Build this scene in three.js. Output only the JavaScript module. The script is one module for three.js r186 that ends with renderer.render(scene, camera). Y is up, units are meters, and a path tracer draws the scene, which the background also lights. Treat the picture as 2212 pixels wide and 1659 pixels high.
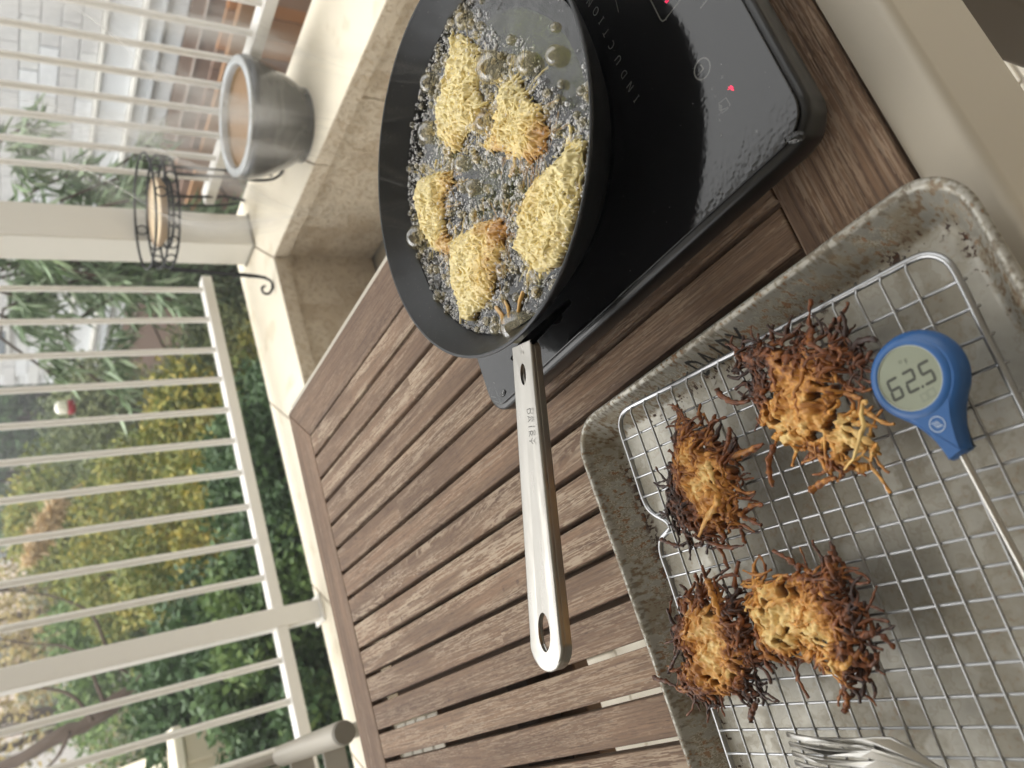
import * as THREE from 'three';
import { mergeGeometries, mergeVertices, toCreasedNormals } from 'three/addons/utils/BufferGeometryUtils.js';
import { RoundedBoxGeometry } from 'three/addons/geometries/RoundedBoxGeometry.js';

// ---------------------------------------------------------------- camera, sky, sun, exposure
const V = (x, y, z) => new THREE.Vector3(x, y, z);
const scene = new THREE.Scene();
const T = 0.72;                                   // table top above the terrace floor
const EYE = V(0, T + 0.413, 0);
// rows: world x, y, z axes seen from the lens (image right, image down, into the picture); the phone was held upright, so the picture lies on its side
const AX = [[-0.29738864, -0.89059547, 0.34409259], [-0.82518826, 0.05848077, -0.56182233], [0.48023362, -0.45102075, -0.75230044]];
const FPX = 3104.06 * 2212 / 4032;
const camera = new THREE.PerspectiveCamera(2 * Math.atan(829.5 / FPX) * 180 / Math.PI, 4 / 3, 0.02, 400);
camera.position.copy(EYE);
camera.quaternion.setFromRotationMatrix(new THREE.Matrix4().makeBasis(
  V(AX[0][0], AX[1][0], AX[2][0]), V(-AX[0][1], -AX[1][1], -AX[2][1]), V(-AX[0][2], -AX[1][2], -AX[2][2])));
camera.focus = 0.58; camera.userData.fStop = 8;

const renderer = new THREE.WebGLRenderer({ antialias: true });
renderer.toneMapping = THREE.LinearToneMapping;
renderer.toneMappingExposure = 2.15;
renderer.shadowMap.enabled = true;

{ // overcast sky, brighter overhead than at the horizon, the same all round
  const w = 64, h = 64, data = new Float32Array(w * h * 4);
  for (let j = 0; j < h; j++) for (let i = 0; i < w; i++) {
    const up = Math.sin(((j + 0.5) / h - 0.5) * Math.PI), l = up > 0 ? 0.78 * (1 + 1.0 * up) : 0.33;
    data.set([l * 1.0, l * 1.0, l * 0.99, 1], (j * w + i) * 4);
  }
  const sky = new THREE.DataTexture(data, w, h, THREE.RGBAFormat, THREE.FloatType);
  sky.mapping = THREE.EquirectangularReflectionMapping; sky.magFilter = THREE.LinearFilter; sky.needsUpdate = true;
  scene.background = sky; scene.environment = sky;
}
const sun = new THREE.DirectionalLight(new THREE.Color(1, 0.975, 0.94), 0.9);
sun.position.set(-0.9, 6.6, -6.4); sun.target.position.set(0.4, 0.5, -0.8);
sun.castShadow = true; sun.shadow.radius = 95; sun.shadow.mapSize.set(2048, 2048);
Object.assign(sun.shadow.camera, { left: -6, right: 6, top: 6, bottom: -6, near: 0.1, far: 30 });
scene.add(sun, sun.target);
scene.fog = new THREE.FogExp2(new THREE.Color(0.94, 0.95, 0.96), 0.016);   // haze added to pale the garden, standing in for lens glare

// ---------------------------------------------------------------- from photograph pixels (2212 wide) to places
function ray(px, py) {
  const v = [px - 1106, py - 829.5, FPX];
  return V(...AX.map((r) => r[0] * v[0] + r[1] * v[1] + r[2] * v[2])).normalize();
}
const at = (px, py, y = 0) => { const r = ray(px, py); return EYE.clone().addScaledVector(r, (T + y - EYE.y) / r.y); };      // on a level y above the table top
const away = (px, py, d) => { const r = ray(px, py), q = d / Math.hypot(r.x, r.z); return EYE.clone().addScaledVector(r, q); }; // d metres off, along the ground
const heightAt = (p, px, py) => { const r = ray(px, py); return EYE.y + r.y * (r.x * p.x + r.z * p.z) / (r.x * r.x + r.z * r.z); };

// ---------------------------------------------------------------- tools
let seed = 7;
const rnd = () => { seed = (seed + 0x6d2b79f5) | 0; let t = Math.imul(seed ^ (seed >>> 15), 1 | seed); t = (t + Math.imul(t ^ (t >>> 7), 61 | t)) ^ t; return ((t ^ (t >>> 14)) >>> 0) / 4294967296; };
const rr = (a, b) => a + (b - a) * rnd();
const clamp = (x, a = 0, b = 1) => Math.min(b, Math.max(a, x));
const sst = (a, b, x) => { const t = clamp((x - a) / (b - a)); return t * t * (3 - 2 * t); };
const lerp = (a, b, t) => a + (b - a) * t;
const TAB = new Float32Array(65536); { const s = seed; seed = 99; for (let i = 0; i < 65536; i++) TAB[i] = rnd(); seed = s; }
const hash = (i, j) => TAB[((i & 255) + (j & 255) * 256)];
function vn(x, y) {
  const i = Math.floor(x), j = Math.floor(y), fx = x - i, fy = y - j, u = fx * fx * (3 - 2 * fx), v = fy * fy * (3 - 2 * fy);
  return lerp(lerp(hash(i, j), hash(i + 1, j), u), lerp(hash(i, j + 1), hash(i + 1, j + 1), u), v);
}
const fbm = (x, y, o = 4) => { let s = 0, a = 0.5, n = 0; for (let k = 0; k < o; k++) { s += a * vn(x + k * 17.3, y + k * 9.1); n += a; x *= 2.03; y *= 2.03; a *= 0.5; } return s / n; };
const vn3 = (x, y, z) => (vn(x + z * 0.71 + 13, y - z * 0.53) + vn(y + x * 0.37 + 41, z + 7) + vn(z - y * 0.29 + 5, x + 19)) / 3;

const used = new Map();
const numbered = (n) => { const c = used.get(n) ?? 0; used.set(n, c + 1); return c ? `${n}_${String(c).padStart(3, '0')}` : n; };
function mesh(name, geo, mat, parent) {
  const m = new THREE.Mesh(geo, mat); m.name = parent ? name : numbered(name); m.castShadow = m.receiveShadow = true; (parent ?? scene).add(m); return m;
}
function tag(o, label, category, group) { o.userData.label = label; o.userData.category = category; if (group) o.userData.group = group; return o; }
function thing(name, label, category, pos, group) {
  const g = new THREE.Group(); g.name = numbered(name); if (pos) g.position.copy(pos); scene.add(g); return tag(g, label, category, group);
}
function structure(name, geo, mat, label) { const m = geo ? mesh(name, geo, mat) : new THREE.Group(); if (!geo) { m.name = numbered(name); scene.add(m); } m.userData.kind = 'structure'; m.userData.label = label; m.userData.category = name.replace(/_/g, ' ').split(' ').slice(-2).join(' '); return m; }
const merged = (list) => mergeGeometries(list.map((g) => { const n = g.index ? g.toNonIndexed() : g; for (const k of Object.keys(n.attributes)) if (!['position', 'normal', 'uv', 'color'].includes(k)) n.deleteAttribute(k); return n; }));
const S = (c) => new THREE.Color().setStyle(c);
const std = (color, roughness = 0.8, metalness = 0, more = {}) => new THREE.MeshStandardMaterial({ color: Array.isArray(color) ? new THREE.Color().setRGB(...color) : color, roughness, metalness, ...more });
const phys = (o) => new THREE.MeshPhysicalMaterial({ ...o, color: Array.isArray(o.color) ? new THREE.Color().setRGB(...o.color) : o.color });
function tex(w, h, fn, srgb = true) {         // fn(x, y) -> [r, g, b] 0..255
  const d = new Uint8Array(w * h * 4);
  for (let j = 0, o = 0; j < h; j++) for (let i = 0; i < w; i++, o += 4) { const c = fn(i, j); d[o] = c[0]; d[o + 1] = c[1]; d[o + 2] = c[2]; d[o + 3] = 255; }
  const t = new THREE.DataTexture(d, w, h, THREE.RGBAFormat); t.wrapS = t.wrapT = THREE.RepeatWrapping; t.magFilter = THREE.LinearFilter; t.minFilter = THREE.LinearMipmapLinearFilter; t.generateMipmaps = true;
  if (srgb) t.colorSpace = THREE.SRGBColorSpace; t.needsUpdate = true; return t;
}
const mixc = (a, b, t) => [lerp(a[0], b[0], t), lerp(a[1], b[1], t), lerp(a[2], b[2], t)];
const box = (w, h, d, x = 0, y = 0, z = 0) => new THREE.BoxGeometry(w, h, d).translate(x, y, z);
const rbox = (w, h, d, r, x = 0, y = 0, z = 0) => new RoundedBoxGeometry(w, h, d, 2, r).translate(x, y, z);
function tube(pts, r, closed = false, seg = 0, sides = 8) {
  return new THREE.TubeGeometry(new THREE.CatmullRomCurve3(pts, closed, 'centripetal'), seg || pts.length * 6, r, sides, closed);
}
function bar(a, b, r, sides = 8) {            // straight round bar from a to b
  const d = b.clone().sub(a), g = new THREE.CylinderGeometry(r, r, d.length(), sides);
  g.applyQuaternion(new THREE.Quaternion().setFromUnitVectors(V(0, 1, 0), d.clone().normalize())); return g.translate((a.x + b.x) / 2, (a.y + b.y) / 2, (a.z + b.z) / 2);
}
function beam(a, b, w, h, r = 0.003) {        // box-section bar from a to b (level), w wide and h high
  const d = b.clone().sub(a), g = new RoundedBoxGeometry(d.length(), h, w, 2, r);
  g.rotateY(-Math.atan2(d.z, d.x)); return g.translate((a.x + b.x) / 2, (a.y + b.y) / 2, (a.z + b.z) / 2);
}
function metreUV(g, scale = 1) {              // uv in metres from the face direction
  const n = g.index ? g.toNonIndexed() : g, p = n.attributes.position, q = n.attributes.normal, uv = new Float32Array(p.count * 2);
  for (let i = 0; i < p.count; i++) {
    const ax = Math.abs(q.getX(i)), ay = Math.abs(q.getY(i)), az = Math.abs(q.getZ(i)), x = p.getX(i), y = p.getY(i), z = p.getZ(i);
    const [u, v] = ay >= ax && ay >= az ? [x, z] : ax > az ? [z, y] : [x, y];
    uv[i * 2] = u * scale; uv[i * 2 + 1] = v * scale;
  }
  n.setAttribute('uv', new THREE.BufferAttribute(uv, 2)); return n;
}
// smooth-noised round strand: pts with radii, colour per point
function strand(pts, rad, cols, sides = 6, P = [], C = [], I = []) {
  const base = P.length / 3, n = pts.length; let prev = null;
  for (let i = 0; i < n; i++) {
    const t = pts[Math.min(n - 1, i + 1)].clone().sub(pts[Math.max(0, i - 1)]).normalize();
    let a = prev ? prev.clone().addScaledVector(t, -prev.dot(t)) : V(0.31, 1, 0.2).cross(t); if (a.lengthSq() < 1e-9) a = V(1, 0, 0).cross(t);
    a.normalize(); prev = a; const b = t.clone().cross(a);
    for (let k = 0; k < sides; k++) {
      const f = k / sides * Math.PI * 2, r = rad[i] * (0.68 + 0.64 * rnd());
      P.push(pts[i].x + (a.x * Math.cos(f) + b.x * Math.sin(f)) * r, pts[i].y + (a.y * Math.cos(f) + b.y * Math.sin(f)) * r, pts[i].z + (a.z * Math.cos(f) + b.z * Math.sin(f)) * r);
      const c = cols[i], j = 0.76 + 0.46 * rnd(); C.push(c[0] * j, c[1] * j, c[2] * j);
    }
  }
  for (let i = 0; i < n - 1; i++) for (let k = 0; k < sides; k++) {
    const a = base + i * sides + k, b = base + i * sides + (k + 1) % sides; I.push(a, b, a + sides, b, b + sides, a + sides);
  }
  const e = base + (n - 1) * sides;
  for (let k = 1; k < sides - 1; k++) { I.push(base, base + k + 1, base + k); I.push(e, e + k, e + k + 1); }
}
function fromArrays(P, C, I, UV) {
  const g = new THREE.BufferGeometry(); g.setAttribute('position', new THREE.Float32BufferAttribute(P, 3)); if (C) g.setAttribute('color', new THREE.Float32BufferAttribute(C, 3));
  if (UV) g.setAttribute('uv', new THREE.Float32BufferAttribute(UV, 2)); if (I) g.setIndex(I); g.computeVertexNormals(); return g;
}

// ---------------------------------------------------------------- materials of the setting
const stoneTex = tex(1024, 1024, (i, j) => {
  const x = i / 1024, y = j / 1024, n = fbm(x * 14, y * 14, 5), p = sst(0.54, 0.7, fbm(x * 80 + 3, y * 66 + 8, 3)), q = sst(0.45, 0.7, fbm(x * 6 + 9, y * 6, 4));
  let c = mixc([186, 173, 153], [212, 200, 180], n); c = mixc(c, [150, 128, 102], p * 0.36); return mixc(c, [166, 147, 122], q * 0.45);
});
const stoneBump = tex(1024, 1024, (i, j) => { const x = i / 1024, y = j / 1024, v = 255 * (0.6 * fbm(x * 60, y * 60, 4) + 0.4 * (1 - sst(0.5, 0.68, fbm(x * 80 + 3, y * 66 + 8, 3)))); return [v, v, v]; }, false);
for (const t of [stoneTex, stoneBump]) t.repeat.set(1.6, 1.6);
const M = {};
M.stone = std(0xffffff, 0.92, 0, { map: stoneTex, bumpMap: stoneBump, bumpScale: 0.006 });
const copTex = tex(512, 512, (i, j) => {
  const x = i / 512, y = j / 512, n = fbm(x * 6, y * 6, 4), s = sst(0.62, 0.8, fbm(x * 13 + 4, y * 13, 4));
  return mixc(mixc([229, 219, 197], [241, 233, 215], n), [208, 195, 168], s * 0.5);
});
M.coping = std(0xffffff, 0.75, 0, { map: copTex });
M.edge = std(0xffffff, 0.95, 0, { map: stoneTex, bumpMap: stoneBump, bumpScale: 0.004 });
M.paint = std(0xe0ddd6, 0.45);
M.columnPaint = std(0xdedbd3, 0.6);
M.plaster = std(0xc9c4ba, 0.95);
M.darkJoint = std(0x4a4036, 0.95);
M.iron = std(0x2c2e30, 0.55, 0.5);
const pavTex = tex(256, 256, (i, j) => { const n = fbm(i / 256 * 9, j / 256 * 9, 4); return mixc([214, 205, 188], [234, 227, 212], n); });
M.floorTile = std(0xffffff, 0.6, 0, { map: pavTex });

// ---------------------------------------------------------------- ground, terrace, roof and house
const soilTex = tex(512, 512, (i, j) => { const x = i / 512, y = j / 512, n = fbm(x * 20, y * 20, 5); return mixc(mixc([74, 62, 46], [122, 104, 80], n), [66, 84, 44], sst(0.5, 0.7, fbm(x * 9 + 7, y * 9, 3)) * 0.6); });
soilTex.repeat.set(60, 60);
structure('garden_ground', new THREE.PlaneGeometry(240, 240).rotateX(-Math.PI / 2).translate(0, -1.05, 0), std(0xffffff, 1, 0, { map: soilTex }), 'brown garden soil below the terrace');

// parapet corner points, read off the photograph on the coping's level
const YC = 0.35;
const cA0 = V(1.415, YC, 1.6), cA1 = V(1.404, YC, -2.008);            // inner edge along the right
const cB1 = V(-2.2, YC, -1.93);                                        // inner edge along the far side
const dA0 = V(1.766, YC, 1.6), dAB = V(1.752, YC, -2.362), dB1 = V(-2.2, YC, -2.16); // outer edges
structure('terrace_slab', box(5.6, 0.3, 5.6, -0.75, -0.154, 0.72), std(0xb9b2a4, 0.95), 'pale concrete slab under the terrace tiles');
{
  const floor = structure('terrace_floor', null, null, 'cream square floor tiles of the terrace');
  const g = metreUV(rbox(0.396, 0.02, 0.396, 0.002), 2.5);
  for (let i = 0; i < 9; i++) for (let j = 0; j < 9; j++) { const m = mesh('floor_tile', g, M.floorTile, floor); m.position.set(-2.1 + i * 0.4, -0.01, 1.5 - j * 0.4 + 0.03); }
  mesh('tile_bed', box(3.64, 0.008, 3.64, -0.5, 0, 0), std(0x9a8f7c, 0.95), floor).position.set(0, -0.012, -0.07);
}
const prism = (pts, y0, y1, bevel = 0.004) => {   // flat polygon (x, z) pulled up from y0 to y1
  const s = new THREE.Shape(pts.map((p) => new THREE.Vector2(p.x, -p.z)));
  return new THREE.ExtrudeGeometry(s, { depth: y1 - y0 - 2 * bevel, bevelEnabled: true, bevelThickness: bevel, bevelSize: bevel, bevelOffset: -bevel, bevelSegments: 2, curveSegments: 1 }).rotateX(-Math.PI / 2).translate(0, y0 + bevel, 0);
};
const mix = (a, b, t) => a.clone().lerp(b, t);
{ // low wall of stone blocks round the terrace with limestone coping slabs on it
  const wall = thing('parapet_wall', 'low L-shaped limestone wall with pale coping slabs round the terrace corner', 'wall');
  const side = (a, b, c, d, cuts) => {
    for (let k = 0; k < cuts.length - 1; k++) {
      const t0 = cuts[k], t1 = cuts[k + 1], e = 0.0015 / a.distanceTo(b);
      const q = [mix(a, b, t0 + e), mix(a, b, t1 - e), mix(d, c, t1 - e), mix(d, c, t0 + e)];
      const g = metreUV(prism(q, YC - 0.045, YC, 0.003), 1);
      mesh('coping_slab', g, [M.coping, M.edge], wall);
    }
  };
  side(cA0, cA1, dAB, dA0, [0, 0.28, 0.44, 0.605, 0.715, 0.88, 1]);
  side(cA1, cB1, dB1, dAB, [0, 0.175, 0.33, 0.45, 0.60, 0.76, 1]);
  const block = (a, b, y0, y1, n) => { // one face block between two points on the inner face, pushed back by the overhang
    const d = b.clone().sub(a).normalize(), nrm = V(-d.z, 0, d.x).multiplyScalar(n), p = [a, b, b.clone().addScaledVector(nrm, 0.16), a.clone().addScaledVector(nrm, 0.16)].map((v) => v.clone().addScaledVector(nrm, rr(0.022, 0.028)));
    mesh('wall_block', metreUV(prism(p, y0, y1, 0.005), 1), M.stone, wall);
  };
  const rows = [[0.004, 0.322]];
  for (const [y0, y1] of rows) {
    for (const [a, b, cuts, n] of [[cA0, cA1, [0, 0.15, 0.33, 0.5, 0.645, 0.815, 1.012], 1], [cA1, cB1, [-0.012, 0.13, 0.26, 0.41, 0.55, 0.7, 0.85, 1], 1]])
      for (let k = 0; k < cuts.length - 1; k++) { const e = 0.0012 / a.distanceTo(b); block(mix(a, b, cuts[k] + e), mix(a, b, cuts[k + 1] - e), y0, y1, n < 0 ? -1 : (a === cA0 ? 1 : 1)); }
  }
  // core behind the blocks
  mesh('wall_core', merged([prism([V(1.62, 0, 1.6), V(1.60, 0, -2.19), V(1.74, 0, -2.2), V(1.75, 0, 1.6)], -1.05, YC - 0.047), prism([V(1.74, 0, -2.2), V(-2.2, 0, -2.12), V(-2.2, 0, -2.15), V(1.74, 0, -2.35)], -1.05, YC - 0.047)]), M.plaster, wall);
}
{ // square post at the corner that carries the porch roof
  const col = thing('porch_column', 'square off-white painted column standing on the wall corner', 'column', V(1.603, YC, -2.199));
  mesh('shaft', rbox(0.12, 2.86, 0.12, 0.006, 0, 1.43, 0), M.columnPaint, col);
  mesh('base_seal', rbox(0.128, 0.008, 0.128, 0.003, 0, 0.004, 0), std(0x9d988c, 0.9), col);
}
structure('porch_roof', box(4.0, 0.18, 4.15, -0.33, 3.3, -0.2), std(0xe6e3dc, 0.9), 'pale plastered slab of the porch roof');
structure('house_wall', box(4.6, 4.4, 0.25, -0.5, 1.15, 1.75), std(0xbdb4a4, 0.95), 'plain plastered house wall behind the terrace');
structure('side_house_wall', box(0.25, 4.4, 2.9, -2.35, 1.15, 0.2), std(0xbdb4a4, 0.95), 'plain plastered side wall of the house');

// ---------------------------------------------------------------- railings
function railing(label, a, b, stops, posts, from) {   // stops and posts are distances along a -> b
  const r = thing('balcony_railing', label, 'railing', null, 'white railings on the terrace wall'), d = b.clone().sub(a).setY(0), len = d.length(); d.normalize();
  const at_ = (s, y) => a.clone().addScaledVector(d, s).setY(y);
  mesh('bottom_rail', beam(at_(0, T - 0.249), at_(len, T - 0.249), 0.05, 0.032, 0.003), M.paint, r);
  mesh('top_rail', beam(at_(0, YC + 1.02), at_(len, YC + 1.02), 0.06, 0.04, 0.004), M.paint, r);
  for (const s of stops) mesh('baluster', bar(at_(s, T - 0.234), at_(s, YC + 1.003), 0.0096, 10), M.paint, r);
  for (const s of posts) {
    const p = mesh('post', rbox(0.055, 1.0, 0.055, 0.004).rotateY(-Math.atan2(d.z, d.x)).translate(...at_(s, YC + 0.5).toArray()), M.paint, r);
    mesh('post_foot', rbox(0.08, 0.008, 0.075, 0.002).rotateY(-Math.atan2(d.z, d.x)).translate(...at_(s, YC + 0.004).toArray()), M.paint, p);
  }
}
{
  const b0 = V(1.54, 0, -2.3465), b1 = V(-2.1, 0, -2.1255), u = b1.clone().sub(b0).normalize(), S_ = (x) => (x - b0.x) / u.x;
  const xs = [1.498, 1.378, 1.26, 1.15, 1.039, 0.931, 0.823, 0.712, 0.602, 0.492]; for (let x = 0.256; x > -2; x -= 0.109) if (Math.abs(x + 0.9) > 0.04) xs.push(x);
  railing('white railing with round bars along the garden side of the wall', b0, b1, xs.map(S_), [S_(0.368), S_(-0.9)]);
  const a0 = V(1.72, 0, -2.14), a1 = V(1.705, 0, 1.5), ua = a1.clone().sub(a0).normalize(), Z_ = (z) => (z - a0.z) / ua.z, zs = []; for (let z = -2.04; z < 1.4; z += 0.0975) if (Math.abs(z + 0.35) > 0.04) zs.push(z);
  railing('white railing with round bars on the wall behind the grey pot', a0, a1, zs.map(Z_), [Z_(-0.35), Z_(1.2)]);
}

// ---------------------------------------------------------------- neighbouring building
{
  const bd = thing('neighbour_building', 'pale block-faced building with thin ledges beyond the railing', 'building'), X = 5;
  const blockTex = tex(256, 256, (i, j) => { const n = fbm(i / 256 * 12, j / 256 * 12, 4); return mixc([206, 209, 211], [228, 230, 231], n); });
  const bm = [0, 1, 2].map((k) => std([0.96, 0.9, 1.0][k] * 1 ? S(['#ffffff', '#ece9e6', '#f6f4f0'][k]) : 0, 0.9, 0, { map: blockTex, bumpMap: blockTex, bumpScale: 0.003 }));
  mesh('wall', box(4, 3.6, 10.2, X + 2.03, 0.75, -4.9), std(0xcfd1d1, 0.95), bd);
  const hgt = 0.122, lens = 0.48, geos = [0.48].map((l) => metreUV(rbox(0.03, hgt - 0.006, l - 0.006, 0.004), 2));
  for (let r = 0; r < 10; r++) for (let k = 0; k < 20; k++) { const m = mesh('facing_block', geos[0], bm[(r * 7 + k * 5 + (r * k) % 3) % 3], bd); m.position.set(X + 0.012 + 0.002 * ((r * 3 + k * 7) % 4), 0.315 + r * hgt, -9.72 + k * lens + (r % 2) * lens / 2); }
  const low = std(0xdadddf, 0.85), lite = std(0xeeece4, 0.7);
  mesh('ledge', box(0.06, 0.022, 10.2, X - 0.0, 0.238, -4.9), lite, bd);
  mesh('ledge', box(0.09, 0.026, 10.2, X - 0.01, 0.0, -4.9), lite, bd);
  mesh('band', box(0.03, 0.2, 10.2, X + 0.012, 0.12, -4.9), low, bd);
  mesh('added_rail', new THREE.CylinderGeometry(0.022, 0.022, 10.2, 12).rotateX(Math.PI / 2).translate(X - 0.03, -0.125, -4.9), std(0xa9acad, 0.6), bd);  // round rail added to stand in for the dark band below the ledge
  mesh('band', box(0.03, 0.26, 10.2, X + 0.012, -0.145, -4.9), low, bd);
  mesh('plinth', box(0.05, 0.9, 10.2, X + 0.0, -0.74, -4.9), std(0x7d6657, 0.9), bd);
  mesh('ledge', box(0.07, 0.012, 10.2, X - 0.01, -0.385, -4.9), std(0xb9ada2, 0.8), bd);
  for (const [z, w, y] of [[-8.9, 0.7, 1.05]]) { const f = mesh('window', box(0.05, 0.5, w, X - 0.01, y, z), std(0xd8d8d4, 0.6), bd); mesh('pane', box(0.01, 0.42, w - 0.1, X - 0.04, y, z), std(0x6c747a, 0.15), f); }
}
{ // timber cladding below, with posts and rails
  const f = thing('timber_fence', 'brown timber fence panel with orange-brown planks beside the pot', 'fence'), tones = [0x8f6338, 0xa06a36, 0x806859, 0x745a4b].map((c) => std(c, 0.8));
  let z = -1.5, k = 0; while (z > -5.2) { mesh('plank', rbox(0.03, 0.9, 0.148, 0.004), z > -3.6 ? tones[k % 2] : tones[2 + k % 2], f).position.set(4.05, -0.66, z); z -= 0.155; k++; }
  for (const y of [-0.3, -0.85]) mesh('rail', rbox(0.05, 0.09, 3.9, 0.005), std(0x94704e, 0.8), f).position.set(3.99, y, -3.4);
  for (const zz of [-1.6, -3.05, -4.5]) mesh('post', rbox(0.09, 1.0, 0.09, 0.006), std(0x84664f, 0.8), f).position.set(3.96, -0.6, zz);
}

// ---------------------------------------------------------------- the table
// weathered teak: every strip of the sheet is one board, u along the grain (1.05 m), v across
function woodSheet(W, H, strips, mmPerRow, opt = {}) {
  const rows = H / strips, col = new Uint8Array(W * H * 4), bmp = new Uint8Array(W * H * 4), s0 = seed; seed = opt.seed ?? 31;
  for (let s = 0; s < strips; s++) {
    const tone = rr(-0.32, 0.26), pale = rr(0.15, 1.15), ox = rr(0, 200), oy = rr(0, 200), red = rr(0, 1), wavy = rnd() < 0.4 ? rr(5, 11) : rr(0.5, 3), ringF = rr(0.25, 0.5), marks = Array.from({ length: 5 }, () => [rr(0, 1.05), rr(4, 28), rr(1.2, 4.5), rr(0.1, 0.4)]);
    for (let r = 0; r < rows; r++) for (let i = 0; i < W; i++) {
      const u = i / W * 1.05, v = r * mmPerRow, o = ((s * rows + r) * W + i) * 4;
      const warp = (fbm(u * 1.6 + ox, v * 0.03 + oy, 3) - 0.5) * wavy * 4 + (vn(u * 9 + ox, v * 0.16 + oy) - 0.5) * 0.5, w = v + warp * 1.5;
      const ring = 0.5 + 0.5 * Math.sin((v * ringF + warp) * 2.6), fine = vn(u * 22 + ox, w * 2.1 + oy), fine2 = vn(u * 75 + ox, w * 3.4 + oy + 50), fine3 = vn(u * 210 + oy, w * 2.6 + 20);
      const patch = sst(0.30, 0.62, fbm(u * 9 + ox + 5, v * 0.1 + oy, 4)), blot = fbm(u * 5 + oy, v * 0.06 + ox, 3);
      const streak = vn(u * 44 + oy, w * 1.25 + ox) * 0.42 + fine2 * 0.33 + fine3 * 0.25;
      const fleck = sst(0.52 - 0.1 * pale, 0.6 - 0.06 * pale, streak) * (0.12 + 0.88 * patch) * (0.4 + 0.6 * pale);
      let c = mixc([98, 76, 59], [134, 108, 85], clamp(0.5 + tone + (fine - 0.5) * 0.8 + (blot - 0.5) * 1.3));
      c = mixc(c, [134, 96, 74], red * 0.18 * sst(0.45, 0.7, blot)); c = mixc(c, [78, 60, 48], sst(0.66, 0.96, ring) * (opt.ring ?? 0.22) + sst(0.62, 0.78, fine2) * 0.4 + sst(0.6, 0.8, fine) * 0.2);
      c = mixc(c, opt.pale ?? [188, 172, 150], fleck * (opt.paleAmount ?? 0.72));
      const spot = hash((i * 7 + s * 31) >> 2, (r * 13 + 5) >> 1) > 0.997 ? 0.5 : 0; c = mixc(c, [70, 54, 46], spot * 0.5);
      for (const [mu, mv, mr_, ma] of marks) { const dd = Math.hypot((u - mu) * 1000, (v - mv) * 1.3) + (fine - 0.5) * 1.2; if (dd < mr_) c = mixc(c, [66, 52, 44], ma * sst(mr_, mr_ * 0.6, dd)); }
      const h = clamp(0.45 + (fine - 0.5) * 0.4 - sst(0.62, 0.95, ring) * 0.25 - sst(0.68, 0.8, fine2) * 0.4 + fleck * 0.12) * 255;
      col.set([c[0], c[1], c[2], 255], o); bmp.set([h, h, h, 255], o);
    }
  }
  seed = s0;
  return [col, bmp].map((d, k) => { const t = new THREE.DataTexture(d, W, H, THREE.RGBAFormat); t.wrapS = THREE.RepeatWrapping; t.magFilter = THREE.LinearFilter; t.minFilter = THREE.LinearMipmapLinearFilter; t.generateMipmaps = true; if (!k) t.colorSpace = THREE.SRGBColorSpace; t.needsUpdate = true; return t; });
}
const [slatMap, slatBump] = woodSheet(2048, 1152, 18, 0.52, { seed: 31 }), [boardMap, boardBump] = woodSheet(2048, 640, 4, 0.52, { seed: 77, ring: 0.5, pale: [176, 156, 134], paleAmount: 0.7 });
M.slat = std(0xffffff, 0.78, 0, { map: slatMap, bumpMap: slatBump, bumpScale: 0.0006 });
M.board = std(0xffffff, 0.78, 0, { map: boardMap, bumpMap: boardBump, bumpScale: 0.0006 });
M.alu = std(0xb3ab9c, 0.42, 0.15);
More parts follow.
